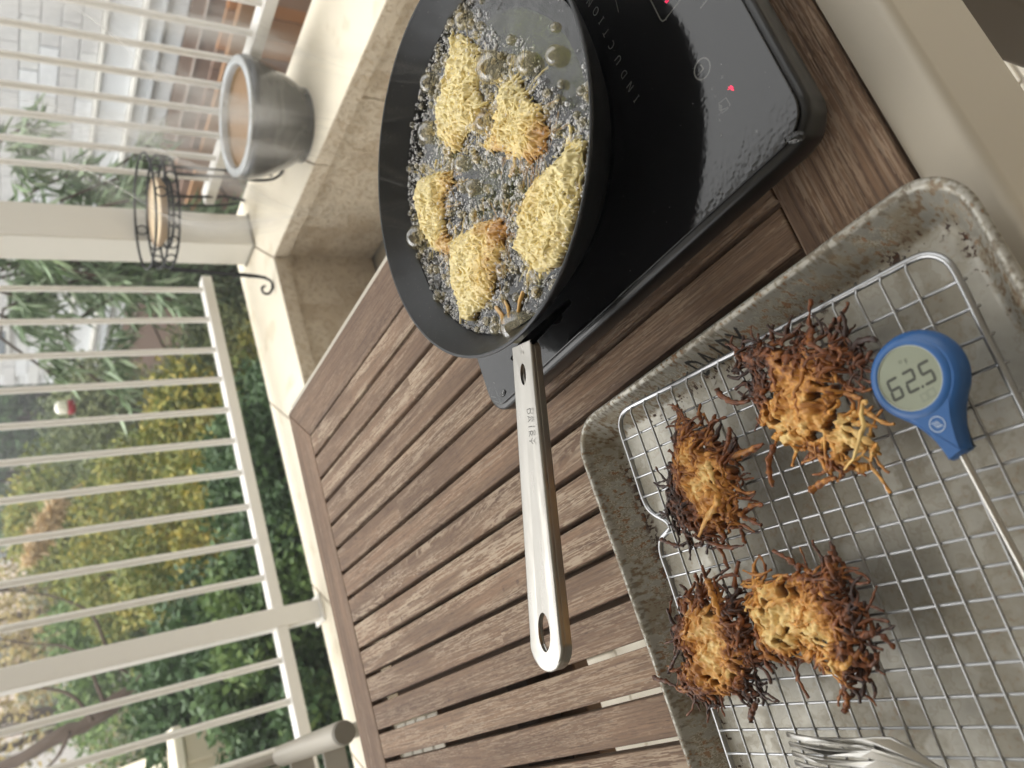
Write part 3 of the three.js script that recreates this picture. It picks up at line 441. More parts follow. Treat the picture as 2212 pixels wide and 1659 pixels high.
for (const [label, poly, tn, more] of [
  ['small dark-edged fried potato fritter near the left end of the rack, charred on one side', za([[870, 300], [940, 360], [1000, 390], [1090, 390], [1180, 460], [1250, 530], [1300, 620], [1350, 640], [1420, 700], [1430, 800], [1400, 880], [1400, 960], [1450, 1060], [1460, 1200], [1400, 1290], [1300, 1340], [1180, 1400], [1060, 1400], [950, 1380], [900, 1290], [880, 1200], [830, 1150], [800, 1050], [790, 900], [830, 780], [850, 650], [870, 560], [900, 480], [870, 380]]),
    za([[1000, 620, 0.8], [1200, 800, 0.4], [1100, 930, 0.8], [850, 900, 3], [840, 980, 3], [950, 480, 1.7], [1250, 1150, 1.0], [1000, 1150, 2.6], [1300, 1250, 1.7], [1300, 560, 2], [880, 1050, 2.8], [1180, 520, 1.8], [1100, 700, 1.4], [960, 780, 1.7], [1350, 780, 1.5], [1050, 1300, 2.5]]),
    { seed: 11, n: 95, fringe: 80, long: [[za([[1290, 1000], [1250, 1090], [1180, 1200], [1110, 1350]]).map((p, k) => [p[0], p[1], 0.049 - k * 0.002]), 0.0021, 0.75], [za([[1170, 700], [1210, 780], [1240, 900]]).map((p) => [p[0], p[1], 0.050]), 0.0019, 0.3], [za([[1390, 410], [1370, 520], [1320, 640]]).map((p, k) => [p[0], p[1], 0.043 + k * 0.001]), 0.0017, 2.2], [za([[1180, 1390], [1300, 1440], [1400, 1450], [1500, 1430]]).map((p) => [p[0], p[1], 0.036]), 0.0015, 2.3], [za([[780, 1380], [870, 1420], [980, 1440]]).map((p) => [p[0], p[1], 0.036]), 0.0014, 2.6]] }],
  ['large fried potato fritter beside the thermometer, half dark brown and half pale gold', zb([[290, 620], [380, 590], [480, 560], [600, 520], [680, 510], [730, 560], [770, 490], [860, 500], [960, 510], [1050, 530], [1040, 600], [1140, 650], [1150, 720], [1040, 720], [1010, 850], [1000, 980], [1080, 1020], [1170, 1040], [1230, 1170], [1200, 1280], [1100, 1380], [1050, 1430], [900, 1430], [850, 1300], [780, 1260], [640, 1270], [580, 1200], [490, 1120], [470, 1020], [450, 950], [420, 880], [480, 850], [420, 760], [350, 700]]),
    zb([[500, 700, 2.7], [600, 620, 2.2], [900, 650, 2.1], [750, 680, 2.1], [700, 850, 1.0], [600, 1000, 0.9], [650, 1190, 0.1], [900, 1000, 1.3], [780, 1120, 0.7], [1100, 1100, 0.2], [1150, 1200, 0.3], [980, 1350, 1.8], [900, 1150, 0.8], [850, 1280, 1.6], [1100, 680, 2.1], [330, 700, 2.3], [520, 880, 2.4], [820, 780, 1.3], [940, 560, 2.2], [1050, 1300, 0.5]]),
    { seed: 23, n: 95, fringe: 80, long: [[zb([[1195, 955], [1170, 945], [1160, 1010], [1170, 1100], [1140, 1200], [1110, 1300], [1050, 1390]]).map((p) => [p[0], p[1], 0.052]), 0.0012, 0.15], [zb([[220, 860], [270, 920], [350, 950], [430, 940]]).map((p) => [p[0], p[1], 0.038]), 0.0018, 2.3], [zb([[330, 1310], [420, 1260], [520, 1220]]).map((p) => [p[0], p[1], 0.037]), 0.0018, 1.6], [zb([[590, 1220], [560, 1360], [585, 1500]]).map((p) => [p[0], p[1], 0.036]), 0.0019, 1.9], [zb([[830, 1520], [900, 1470], [1000, 1440]]).map((p) => [p[0], p[1], 0.036]), 0.0019, 1.6]] }],
  ['ragged brown fried potato fritter with many dark strands, overhanging the tray rim', zc([[330, 180], [430, 110], [520, 60], [600, 40], [640, 20], [700, 200], [760, 190], [860, 140], [920, 240], [960, 400], [980, 560], [1040, 640], [1060, 760], [1000, 800], [960, 980], [1050, 1040], [1000, 1080], [900, 1020], [800, 1060], [700, 1040], [600, 1110], [480, 1060], [380, 980], [350, 850], [400, 700], [330, 620], [300, 500], [290, 400], [400, 350]]),
    zc([[700, 550, 0.6], [680, 700, 0.6], [640, 330, 1], [480, 450, 1], [350, 450, 2.4], [450, 700, 2.2], [520, 800, 1.6], [450, 950, 2.6], [380, 930, 1.2], [820, 800, 0.8], [900, 950, 2.1], [1000, 980, 2.7], [800, 230, 2.6], [850, 450, 2.3], [560, 150, 2.1], [700, 180, 1.3], [900, 650, 1.8], [760, 900, 0.9], [560, 1030, 2.4]]),
    { seed: 37, n: 95, fringe: 80, long: [[zc([[160, 870], [250, 900], [350, 940]]).map((p) => [p[0], p[1], 0.038]), 0.0016, 2.4], [zc([[640, 10], [660, 110], [700, 220], [740, 340]]).map((p) => [p[0], p[1], 0.046]), 0.0022, 1.2], [zc([[1010, 1260], [1030, 1150], [1080, 1060]]).map((p) => [p[0], p[1], 0.036]), 0.0019, 2.6], [zc([[560, 60], [570, 160], [590, 260]]).map((p) => [p[0], p[1], 0.045]), 0.0024, 2.3], [zc([[290, 830], [330, 740], [370, 660]]).map((p) => [p[0], p[1], 0.037]), 0.0015, 2.7]] }],
  ['curved fried potato fritter with a bare pale-yellow middle and brown fringe', zc([[900, 180], [990, 180], [1010, 120], [980, 30], [1100, 0], [1300, -40], [1480, -80], [1600, -100], [1700, -130], [1800, -60], [1810, 120], [1790, 180], [1930, 220], [1960, 360], [2010, 450], [2060, 500], [1990, 560], [1900, 600], [1880, 660], [2000, 690], [2010, 760], [1950, 800], [2020, 900], [1980, 950], [1880, 900], [1890, 1040], [1800, 960], [1760, 900], [1640, 830], [1580, 760], [1550, 650], [1450, 640], [1340, 780], [1250, 770], [1150, 750], [1100, 700], [1040, 600], [1000, 480], [940, 350]]),
    zc([[1150, 400, 0], [1300, 350, 0.1], [1250, 550, 0], [1100, 250, 0.3], [1400, 200, 1.1], [1500, 350, 0.8], [1560, 480, 0.1], [1650, 550, 0.1], [1700, 750, 0.3], [1800, 350, 2], [1850, 330, 2.6], [1600, 50, 1.9], [1750, 0, 2.1], [1500, 0, 2], [1850, 750, 2.4], [1900, 900, 2.3], [1950, 480, 2.1], [1200, 700, 1.9], [1350, 750, 1.9], [1050, 560, 1.7], [1250, 430, 0.6], [1700, 450, 1.3], [1780, 620, 2], [1020, 200, 0.6], [1250, 120, 0.9], [1400, 620, 0.3]]),
    { seed: 41, n: 95, fringe: 80, long: [[zc([[1820, 1180], [1850, 1080], [1830, 960]]).map((p) => [p[0], p[1], 0.037]), 0.0017, 2.1], [zc([[1750, 770], [1850, 760], [1880, 690]]).map((p) => [p[0], p[1], 0.05]), 0.0021, 0.8], [zc([[1680, -190], [1700, -90], [1740, 20]]).map((p) => [p[0], p[1], 0.042]), 0.0019, 2.2], [zc([[1820, 560], [1800, 640], [1810, 720]]).map((p) => [p[0], p[1], 0.052]), 0.0022, 2.3], [zc([[2090, 480], [2010, 500], [1940, 500]]).map((p) => [p[0], p[1], 0.04]), 0.0018, 2.1]] }],
]) tag(mesh('potato_fritter', fritter(poly, tn, { ...FRY, ...more }), M.fried), label, 'potato fritter', 'fried fritters on the cooling rack');

// ---------------------------------------------------------------- thermometer
{
  const cx = 0.0752, cz = -0.1893, y0 = 0.0302, th = thing('pocket_thermometer', 'round blue digital pocket thermometer with grey display and steel probe', 'thermometer', V(cx, T, cz));
  const R = 0.0225, end = 0.0418, hw = 0.0044, out = [];
  for (let k = 0; k <= 60; k++) { const a = (46 + 268 * k / 60) * Math.PI / 180; out.push([R * Math.cos(a), R * Math.sin(a)]); }
  const bez = (a, b, c, d, n) => { for (let k = 1; k <= n; k++) { const t = k / n, u = 1 - t; out.push([u ** 3 * a[0] + 3 * u * u * t * b[0] + 3 * u * t * t * c[0] + t ** 3 * d[0], u ** 3 * a[1] + 3 * u * u * t * b[1] + 3 * u * t * t * c[1] + t ** 3 * d[1]]); } };
  const p1 = out[out.length - 1], p0 = out[0];
  bez(p1, [p1[0] + 0.0075, p1[1] + 0.0072], [0.033, -hw - 0.0012], [end, -hw], 18); bez([end, hw], [0.033, hw + 0.0012], [p0[0] + 0.0075, p0[1] - 0.0072], p0, 18);
  const loft = (rings) => {      // rings of [inset, y] over the outline, closed below and above
    const n = out.length, nrm = out.map((_, i) => { const p = out[(i + n - 1) % n], q = out[(i + 1) % n], l = Math.hypot(q[0] - p[0], q[1] - p[1]); return [(q[1] - p[1]) / l, -(q[0] - p[0]) / l]; }), P = [], I = [];
    for (const [ins, y] of rings) out.forEach(([u, v], i) => { const m = lerp(ins, Math.min(ins, Math.abs(v) * 0.3), sst(0.006, 0.034, u)); P.push(-(u - nrm[i][0] * (u > end - 0.0005 ? Math.min(m, 0.0008) : m)), y, v - (Math.abs(nrm[i][1]) < 0.2 ? Math.sign(v) * 0.7 : nrm[i][1]) * m); });
    for (let r = 0; r < rings.length - 1; r++) for (let i = 0; i < n; i++) { const A = r * n + i, B = r * n + (i + 1) % n; I.push(A, A + n, B, B, A + n, B + n); }
    const top = (rings.length - 1) * n; for (const [a, b, c] of THREE.ShapeUtils.triangulateShape(out.map((p) => new THREE.Vector2(...p)), [])) { const q = P.length / 3; for (const k of [a, c, b]) P.push(P[(top + k) * 3], P[(top + k) * 3 + 1], P[(top + k) * 3 + 2]); I.push(q, q + 1, q + 2); I.push(a, b, c); }
    return fromArrays(P, null, I);
  };
  const blue = phys({ color: 0x23568f, roughness: 0.42, clearcoat: 0.12, clearcoatRoughness: 0.4 });
  const lcdC = [-0.0004, -0.0016], lr = 0.0158, yT = y0 + 0.0142;
  mesh('case', loft([[0.0012, y0 + 0.0036], [0.0002, y0 + 0.0046], [0, y0 + 0.006], [0, y0 + 0.0085], [0.0003, y0 + 0.0105], [0.0011, y0 + 0.0123], [0.0023, y0 + 0.0136], [0.0036, yT]]), blue, th);
  mesh('back_case', loft([[0.0045, y0], [0.002, y0 + 0.0008], [0.0014, y0 + 0.0035]]), std(0x1c3350, 0.5), th);
  mesh('display_ring', new THREE.LatheGeometry([[lr - 0.0001, -0.001], [lr, 0.0006], [lr + 0.0005, 0.0011], [lr + 0.002, 0.0009], [lr + 0.0036, 0.0002], [lr + 0.0046, -0.001]].map((p) => new THREE.Vector2(...p)), 72).translate(-lcdC[0], yT, lcdC[1]), blue, th);
  mesh('bezel', new THREE.TorusGeometry(lr - 0.0001, 0.0003, 8, 64).rotateX(Math.PI / 2).translate(-lcdC[0], yT + 0.0004, lcdC[1]), std(0xaeb3a8, 0.3, 0.2), th);
  const cv = document.createElement('canvas'); cv.width = cv.height = 512; const c = cv.getContext('2d');
  c.fillStyle = '#8b917f'; c.fillRect(0, 0, 512, 512);
  const seg = (x, y, w, h, on) => { // seven-segment figure
    const t = 24, g = 4, L = { a: [x + g, y, w - 2 * g, t], d: [x + g, y + h - t, w - 2 * g, t], g: [x + g, y + h / 2 - t / 2, w - 2 * g, t], f: [x, y + g, t, h / 2 - g], b: [x + w - t, y + g, t, h / 2 - g], e: [x, y + h / 2 + g, t, h / 2 - 2 * g], c: [x + w - t, y + h / 2 + g, t, h / 2 - 2 * g] };
    for (const k of on) { const [a, b, ww, hh] = L[k]; c.beginPath(); if (ww > hh) { c.moveTo(a, b + hh / 2); c.lineTo(a + t / 2, b); c.lineTo(a + ww - t / 2, b); c.lineTo(a + ww, b + hh / 2); c.lineTo(a + ww - t / 2, b + hh); c.lineTo(a + t / 2, b + hh); } else { c.moveTo(a + ww / 2, b); c.lineTo(a + ww, b + t / 2); c.lineTo(a + ww, b + hh - t / 2); c.lineTo(a + ww / 2, b + hh); c.lineTo(a, b + hh - t / 2); c.lineTo(a, b + t / 2); } c.fill(); }
  };
  c.fillStyle = '#343932'; c.save(); c.transform(1, 0, -0.1, 1, 26, 0);
  seg(64, 190, 106, 180, 'afgedc'); seg(204, 190, 106, 180, 'abged'); seg(346, 190, 106, 180, 'afgcd'); c.beginPath(); c.arc(328, 360, 12, 0, 7); c.fill(); c.restore();
  c.fillStyle = '#4c5248'; c.font = 'bold 56px sans-serif'; c.fillText('F', 282, 148); c.lineWidth = 6; c.strokeStyle = '#565c52'; c.beginPath(); c.arc(252, 112, 11, 0, 7); c.stroke();
  c.strokeStyle = 'rgba(90,98,88,0.28)'; c.lineWidth = 14; c.strokeRect(270, 410, 46, 52); c.strokeRect(330, 404, 54, 56);
  const lt = new THREE.CanvasTexture(cv); lt.colorSpace = THREE.SRGBColorSpace;
  const disc = new THREE.CircleGeometry(lr, 64), up = disc.attributes.position, uvA = disc.attributes.uv; const k2 = 0.5 / lr;
  for (let i = 0; i < up.count; i++) uvA.setXY(i, 0.5 + up.getX(i) * k2, 0.5 + up.getY(i) * k2);
  // text runs along world +z, its top towards world +x
  disc.applyMatrix4(new THREE.Matrix4().makeBasis(V(0, 0, 1), V(1, 0, 0), V(0, 1, 0)));
  mesh('display', disc.translate(-lcdC[0], yT + 0.0002, lcdC[1]), std(0xffffff, 0.4, 0, { map: lt }), th);
  mesh('display_glass', new THREE.CircleGeometry(lr - 0.0004, 56).rotateX(-Math.PI / 2).translate(-lcdC[0], yT + 0.0007, lcdC[1]), phys({ color: 0xffffff, transmission: 1, roughness: 0.02, ior: 1.45, thickness: 0 }), th);
  const logoC = V(0.0507 - cx, yT + 0.0001, -0.1895 - cz), white = std(0xb8c4d2, 0.6), lg = [new THREE.TorusGeometry(0.0036, 0.00022, 6, 40).rotateX(Math.PI / 2)];
  for (const k of [-1, 0, 1]) lg.push(tube([V(0.0016, 0, -0.0012 + k * 0.0011), V(0.0005, 0, -0.0003 + k * 0.0011), V(-0.0005, 0, -0.0001 + k * 0.0011), V(-0.0017, 0, 0.0011 + k * 0.0011)], 0.0002, false, 16, 5));
  mesh('logo', merged(lg).scale(1, 0.35, 1).translate(logoC.x, logoC.y, logoC.z), white, th);
  mesh('probe', new THREE.CylinderGeometry(0.0019, 0.0016, 0.12, 14).rotateZ(Math.PI / 2).translate(-end - 0.0585, y0 + 0.0075, 0), std(0xb9b6b1, 0.28, 1), th);
}

// ---------------------------------------------------------------- fork
{
  const rootP = V(-0.0875, 0, -0.3012), a = V(0.0081, 0, -0.0623).normalize(), b = V(a.z, 0, -a.x);      // a towards the tips, b across
  const pts = [], tl = 0.0625, gap = 0.0052, w0 = 0.0016, w1 = 0.0012;
  const half = (s) => s > -0.008 ? 0.0106 : 0.0106 - (0.0106 - 0.0034) * sst(-0.008, -0.034, s) + 0.003 * sst(-0.07, -0.16, s);
  for (let k = 0; k <= 24; k++) { const s = -0.17 + 0.166 * k / 24; pts.push([s, half(s)]); }
  for (let t = 0; t < 4; t++) { const c = (1.5 - t) * gap; for (let k = 1; k <= 10; k++) { const f = k / 10; pts.push([0.001 + (tl - 0.001) * f, c + lerp(t ? w0 : 0.0026, w1, f)]); } for (let k = 10; k >= 0; k--) { const f = k / 10; pts.push([0.001 + (tl - 0.001) * f, c - lerp(t < 3 ? w0 : 0.0026, w1, f)]); } if (t < 3) pts.push([-0.0006, c - gap / 2]); }
  for (let k = 24; k >= 0; k--) { const s = -0.17 + 0.166 * k / 24; pts.push([s, -half(s)]); }
  const g = new THREE.ExtrudeGeometry(new THREE.Shape(pts.map((p) => new THREE.Vector2(...p))), { depth: 0.0008, bevelEnabled: true, bevelThickness: 0.0006, bevelSize: 0.0005, bevelOffset: -0.0003, bevelSegments: 2 }), p = g.attributes.position;
  for (let i = 0; i < p.count; i++) {
    const s = p.getX(i), w = p.getY(i), h = p.getZ(i), y = 0.0325 + 0.0125 * Math.sin(clamp((s + 0.03) / 0.0925, 0, 1) * Math.PI) * (s > -0.03 ? 1 : 0) + (s < -0.02 ? 0.012 * sst(-0.02, -0.12, s) : 0);
    const q = rootP.clone().addScaledVector(a, s).addScaledVector(b, w + (s < -0.004 ? 0.45 * (-s - 0.004) * sst(-0.004, -0.03, s) : 0)); p.setXYZ(i, q.x, T + y + h, q.z);
  }
  const f = mesh('fork', toCreasedNormals(g, 0.9), std(0xc4c2bd, 0.3, 1)); tag(f, 'steel four-tined fork resting on the wire rack', 'fork');
}

// ---------------------------------------------------------------- induction cooktop
const CK = { x0: 0.2101, x1: 0.5, z0: -0.5275, z1: -0.1671, y: 0.05 };
const rshape = (x0, x1, z0, z1, r) => { const s = new THREE.Shape(); s.moveTo(x0 + r, -z0); const cs = [[x1 - r, z0 + r, -90], [x1 - r, z1 - r, 0], [x0 + r, z1 - r, 90], [x0 + r, z0 + r, 180]]; s.setFromPoints(cs.flatMap(([x, z, a0]) => Array.from({ length: 9 }, (_, k) => { const a = (a0 + k * 11.25) * Math.PI / 180; return new THREE.Vector2(x + r * Math.cos(a), -(z + r * Math.sin(a))); }))); return s; };
const slab = (x0, x1, z0, z1, r, y0, y1, bev) => new THREE.ExtrudeGeometry(rshape(x0, x1, z0, z1, r), { depth: y1 - y0 - 2 * bev, bevelEnabled: true, bevelThickness: bev, bevelSize: bev, bevelOffset: -bev, bevelSegments: 3 }).rotateX(-Math.PI / 2).translate(0, y0 + bev, 0);
{
  const ck = thing('induction_cooktop', 'black portable induction cooktop with printed symbols under the skillet', 'cooktop');
  const plastic = std(0x09090a, 0.3), { x0, x1, z0, z1 } = CK;
  mesh('base', slab(x0 + 0.014, x1 - 0.014, z0 + 0.014, z1 - 0.014, 0.016, T + 0.006, T + 0.031, 0.002), std(0x0b0b0c, 0.6), ck);
  mesh('lip', toCreasedNormals(slab(x0, x1, z0, z1, 0.022, T + 0.0295, T + 0.0478, 0.0028), 0.6), plastic, ck);
  for (const [x, z] of [[x0 + 0.04, z0 + 0.04], [x0 + 0.04, z1 - 0.04], [x1 - 0.04, z0 + 0.04], [x1 - 0.04, z1 - 0.04]]) mesh('foot', new THREE.CylinderGeometry(0.011, 0.012, 0.0075, 20).translate(x, T + 0.00375, z), std(0x151515, 0.8), ck);
  const W = 2048, H = 1634, cv = document.createElement('canvas'); cv.width = W; cv.height = H; const c = cv.getContext('2d'), kz = W / (z1 - z0), kx = H / (x1 - x0);
  const g = (px, py) => { const q = at(px, py, CK.y); return [(q.z - z0) * kz, (q.x - x0) * kx]; };
  c.fillStyle = '#0c0c0d'; c.fillRect(0, 0, W, H); c.lineCap = c.lineJoin = 'round';
  const poly = (pts, w, col) => { c.strokeStyle = col; c.lineWidth = w; c.beginPath(); pts.forEach((p, i) => { const q = g(...p); i ? c.lineTo(...q) : c.moveTo(...q); }); c.stroke(); };
  const D4 = (l) => l.map(([a, b]) => [(2300 + a * 0.45208) / 1.82279, b * 0.45208 / 1.82279]), D5 = (l) => l.map(([a, b]) => [(1900 + a * 0.20371) / 1.82279, (1350 + b * 0.20371) / 1.82279]);
  const letters = 'INDUCTION', lp = [[1375, 213], [1361, 187], [1348, 160], [1335, 129], [1321, 98], [1309, 70], [1299, 44], [1287, 24], [1274, 3]];
  letters.split('').forEach((ch, k) => {
    const p = g(...lp[k]), q = k < 8 ? g(...lp[k + 1]) : p, o = k ? g(...lp[k - 1]) : p, d = [q[0] - o[0], q[1] - o[1]], l = Math.hypot(...d); d[0] /= l; d[1] /= l;
    const left = g(lp[k][0] - 20, lp[k][1]), u = [left[0] - p[0], left[1] - p[1]], w = u[0] * d[0] + u[1] * d[1]; u[0] -= w * d[0]; u[1] -= w * d[1]; const m = Math.hypot(...u); u[0] /= m; u[1] /= m;
    c.setTransform(d[0], d[1], -u[0], -u[1], p[0], p[1]); c.font = '46px sans-serif'; c.textAlign = 'center'; c.textBaseline = 'middle'; c.fillStyle = '#6a6a69'; c.fillText(ch, 0, 0);
  });
  c.setTransform(1, 0, 0, 1, 0, 0);
  const grey = '#5f5f5c', thin = '#484846';
  { const q = g(...D4([[1028, 600]])[0]); c.strokeStyle = grey; c.lineWidth = 6; c.beginPath(); c.arc(q[0], q[1], 34, 0, 7); c.stroke(); }
  poly(D4([[1015, 565], [1040, 600], [995, 650]]), 6, grey);
  poly(D4([[1180, 960], [1175, 900], [1235, 850], [1270, 910], [1268, 920]]), 4, thin); for (const k of [0, 1, 2]) poly(D4([[1180 + k * 3, 915 + k * 17], [1200, 925 + k * 15]]), 4, thin); poly(D4([[1185, 965], [1250, 935], [1255, 945], [1200, 985]]), 4, thin); poly(D4([[1200, 965], [1175, 1000]]), 3, thin);
  poly(D4([[560, -40], [600, 40], [665, 170], [683, 185], [705, 172], [850, -20]]), 5, grey); poly(D4([[1015, 68], [1075, -10]]), 5, grey); poly(D4([[275, 0], [300, 105]]), 3, '#5a5a55');
  for (const [a, b] of [[1200, 670], [1112, 772], [1140, 835], [1180, 1043], [1500, 1143]]) poly(D4([[a - 8, b - 8], [a + 8, b + 8], [a - 6, b + 9], [a + 8, b - 7]]), 3, thin);
  poly(D5([[145, 870], [55, 1105], [345, 1155], [235, 850]]), 5, '#4c4f4e'); poly(D5([[190, 960], [170, 1040], [260, 1055]]), 3, '#5c605f');
  const ct = new THREE.CanvasTexture(cv); ct.colorSpace = THREE.SRGBColorSpace;
  const bump = tex(512, 512, (i, j) => { const v = 255 * (0.5 * vn(i / 512 * 64 + vn(i / 40, j / 40) * 2, j / 512 * 64) + 0.5 * vn(i / 512 * 128, j / 512 * 128 + 9)); return [v, v, v]; }, false); bump.repeat.set(1.6, 1.3);
  const top = slab(x0 + 0.0045, x1 - 0.0045, z0 + 0.0045, z1 - 0.0045, 0.018, T + 0.0468, T + CK.y, 0.0006), p = top.attributes.position, uv = top.attributes.uv;
  for (let i = 0; i < p.count; i++) uv.setXY(i, (p.getZ(i) - z0) / (z1 - z0), 1 - (p.getX(i) - x0) / (x1 - x0));
  mesh('glass_top', top, phys({ color: 0xffffff, map: ct, roughness: 0.1, bumpMap: bump, bumpScale: 0.00005 }), ck);
  const led = mesh('indicator_light', merged(D4([[1282, 755], [1292, 765], [1287, 778], [1270, 770], [1298, 783], [1276, 750], [1262, 760], [1255, 778]]).map(([a, b], k) => { const q = at(a, b, CK.y + 0.0002); return new THREE.CylinderGeometry(0.00055 - 0.00004 * k, 0.00055 - 0.00004 * k, 0.0003, 8).translate(q.x, q.y, q.z); })), std(0x200205, 0.4, 0, { emissive: new THREE.Color(1, 0.03, 0.09), emissiveIntensity: 1.1 }), ck);
  const dig = mesh('indicator_light', merged([[[715, 25], [735, 5]], [[705, 20], [722, -10]]].map((l) => { const [a, b] = D4(l); return bar(at(a[0], a[1], CK.y + 0.0002), at(b[0], b[1], CK.y + 0.0002), 0.0004, 6); })), std(0x200205, 0.4, 0, { emissive: new THREE.Color(0.8, 0.03, 0.1), emissiveIntensity: 0.7 }), ck);
}
{ // splashes of fat on the cooktop and two bigger drops
  const n = 130, im = new THREE.InstancedMesh(new THREE.SphereGeometry(1, 8, 5, 0, 6.2832, 0, Math.PI / 2), phys({ color: 0xffffff, transmission: 0.9, roughness: 0.05, ior: 1.45, thickness: 0.001 }), n), m = new THREE.Matrix4(); im.name = numbered('fat_splashes'); im.userData = { kind: 'stuff', label: 'tiny clear fat splashes scattered on the black cooktop', category: 'fat splashes' };
  for (let k = 0; k < n; k++) { let x, z; do { x = rr(CK.x0 + 0.01, CK.x1 - 0.02); z = rr(CK.z0 + 0.01, CK.z1 - 0.01); } while (Math.hypot(x - 0.366, z + 0.388) < 0.12); const s = rr(0.00015, 0.0004) * (rnd() < 0.12 ? 1.8 : 1); m.makeScale(s, s * 0.45, s).setPosition(x, T + CK.y, z); im.setMatrixAt(k, m); }
  im.castShadow = im.receiveShadow = true; scene.add(im);
  const drop = (q, a, b, turn, label) => { const g = new THREE.SphereGeometry(1, 20, 12, 0, 6.2832, 0, Math.PI / 2).scale(a, 0.0016, b).rotateY(turn), p = g.attributes.position; for (let i = 0; i < p.count; i++) { const f = 0.85 + 0.3 * vn(p.getX(i) * 900, p.getZ(i) * 900); p.setX(i, p.getX(i) * f); p.setZ(i, p.getZ(i) * f); } g.computeVertexNormals(); const d = mesh('water_drop', g, phys({ color: 0xffffff, transmission: 1, roughness: 0.02, ior: 1.33, thickness: 0.002 })); d.position.copy(q); tag(d, label, 'drop', 'drops on the cooktop'); };
  drop(at(1717, 298, CK.y), 0.0032, 0.0062, -0.5, 'clear drop at the rounded corner of the cooktop'); drop(at(1088, 850, CK.y), 0.0022, 0.0042, 0.3, 'clear drop beside the printed warning triangle');
}

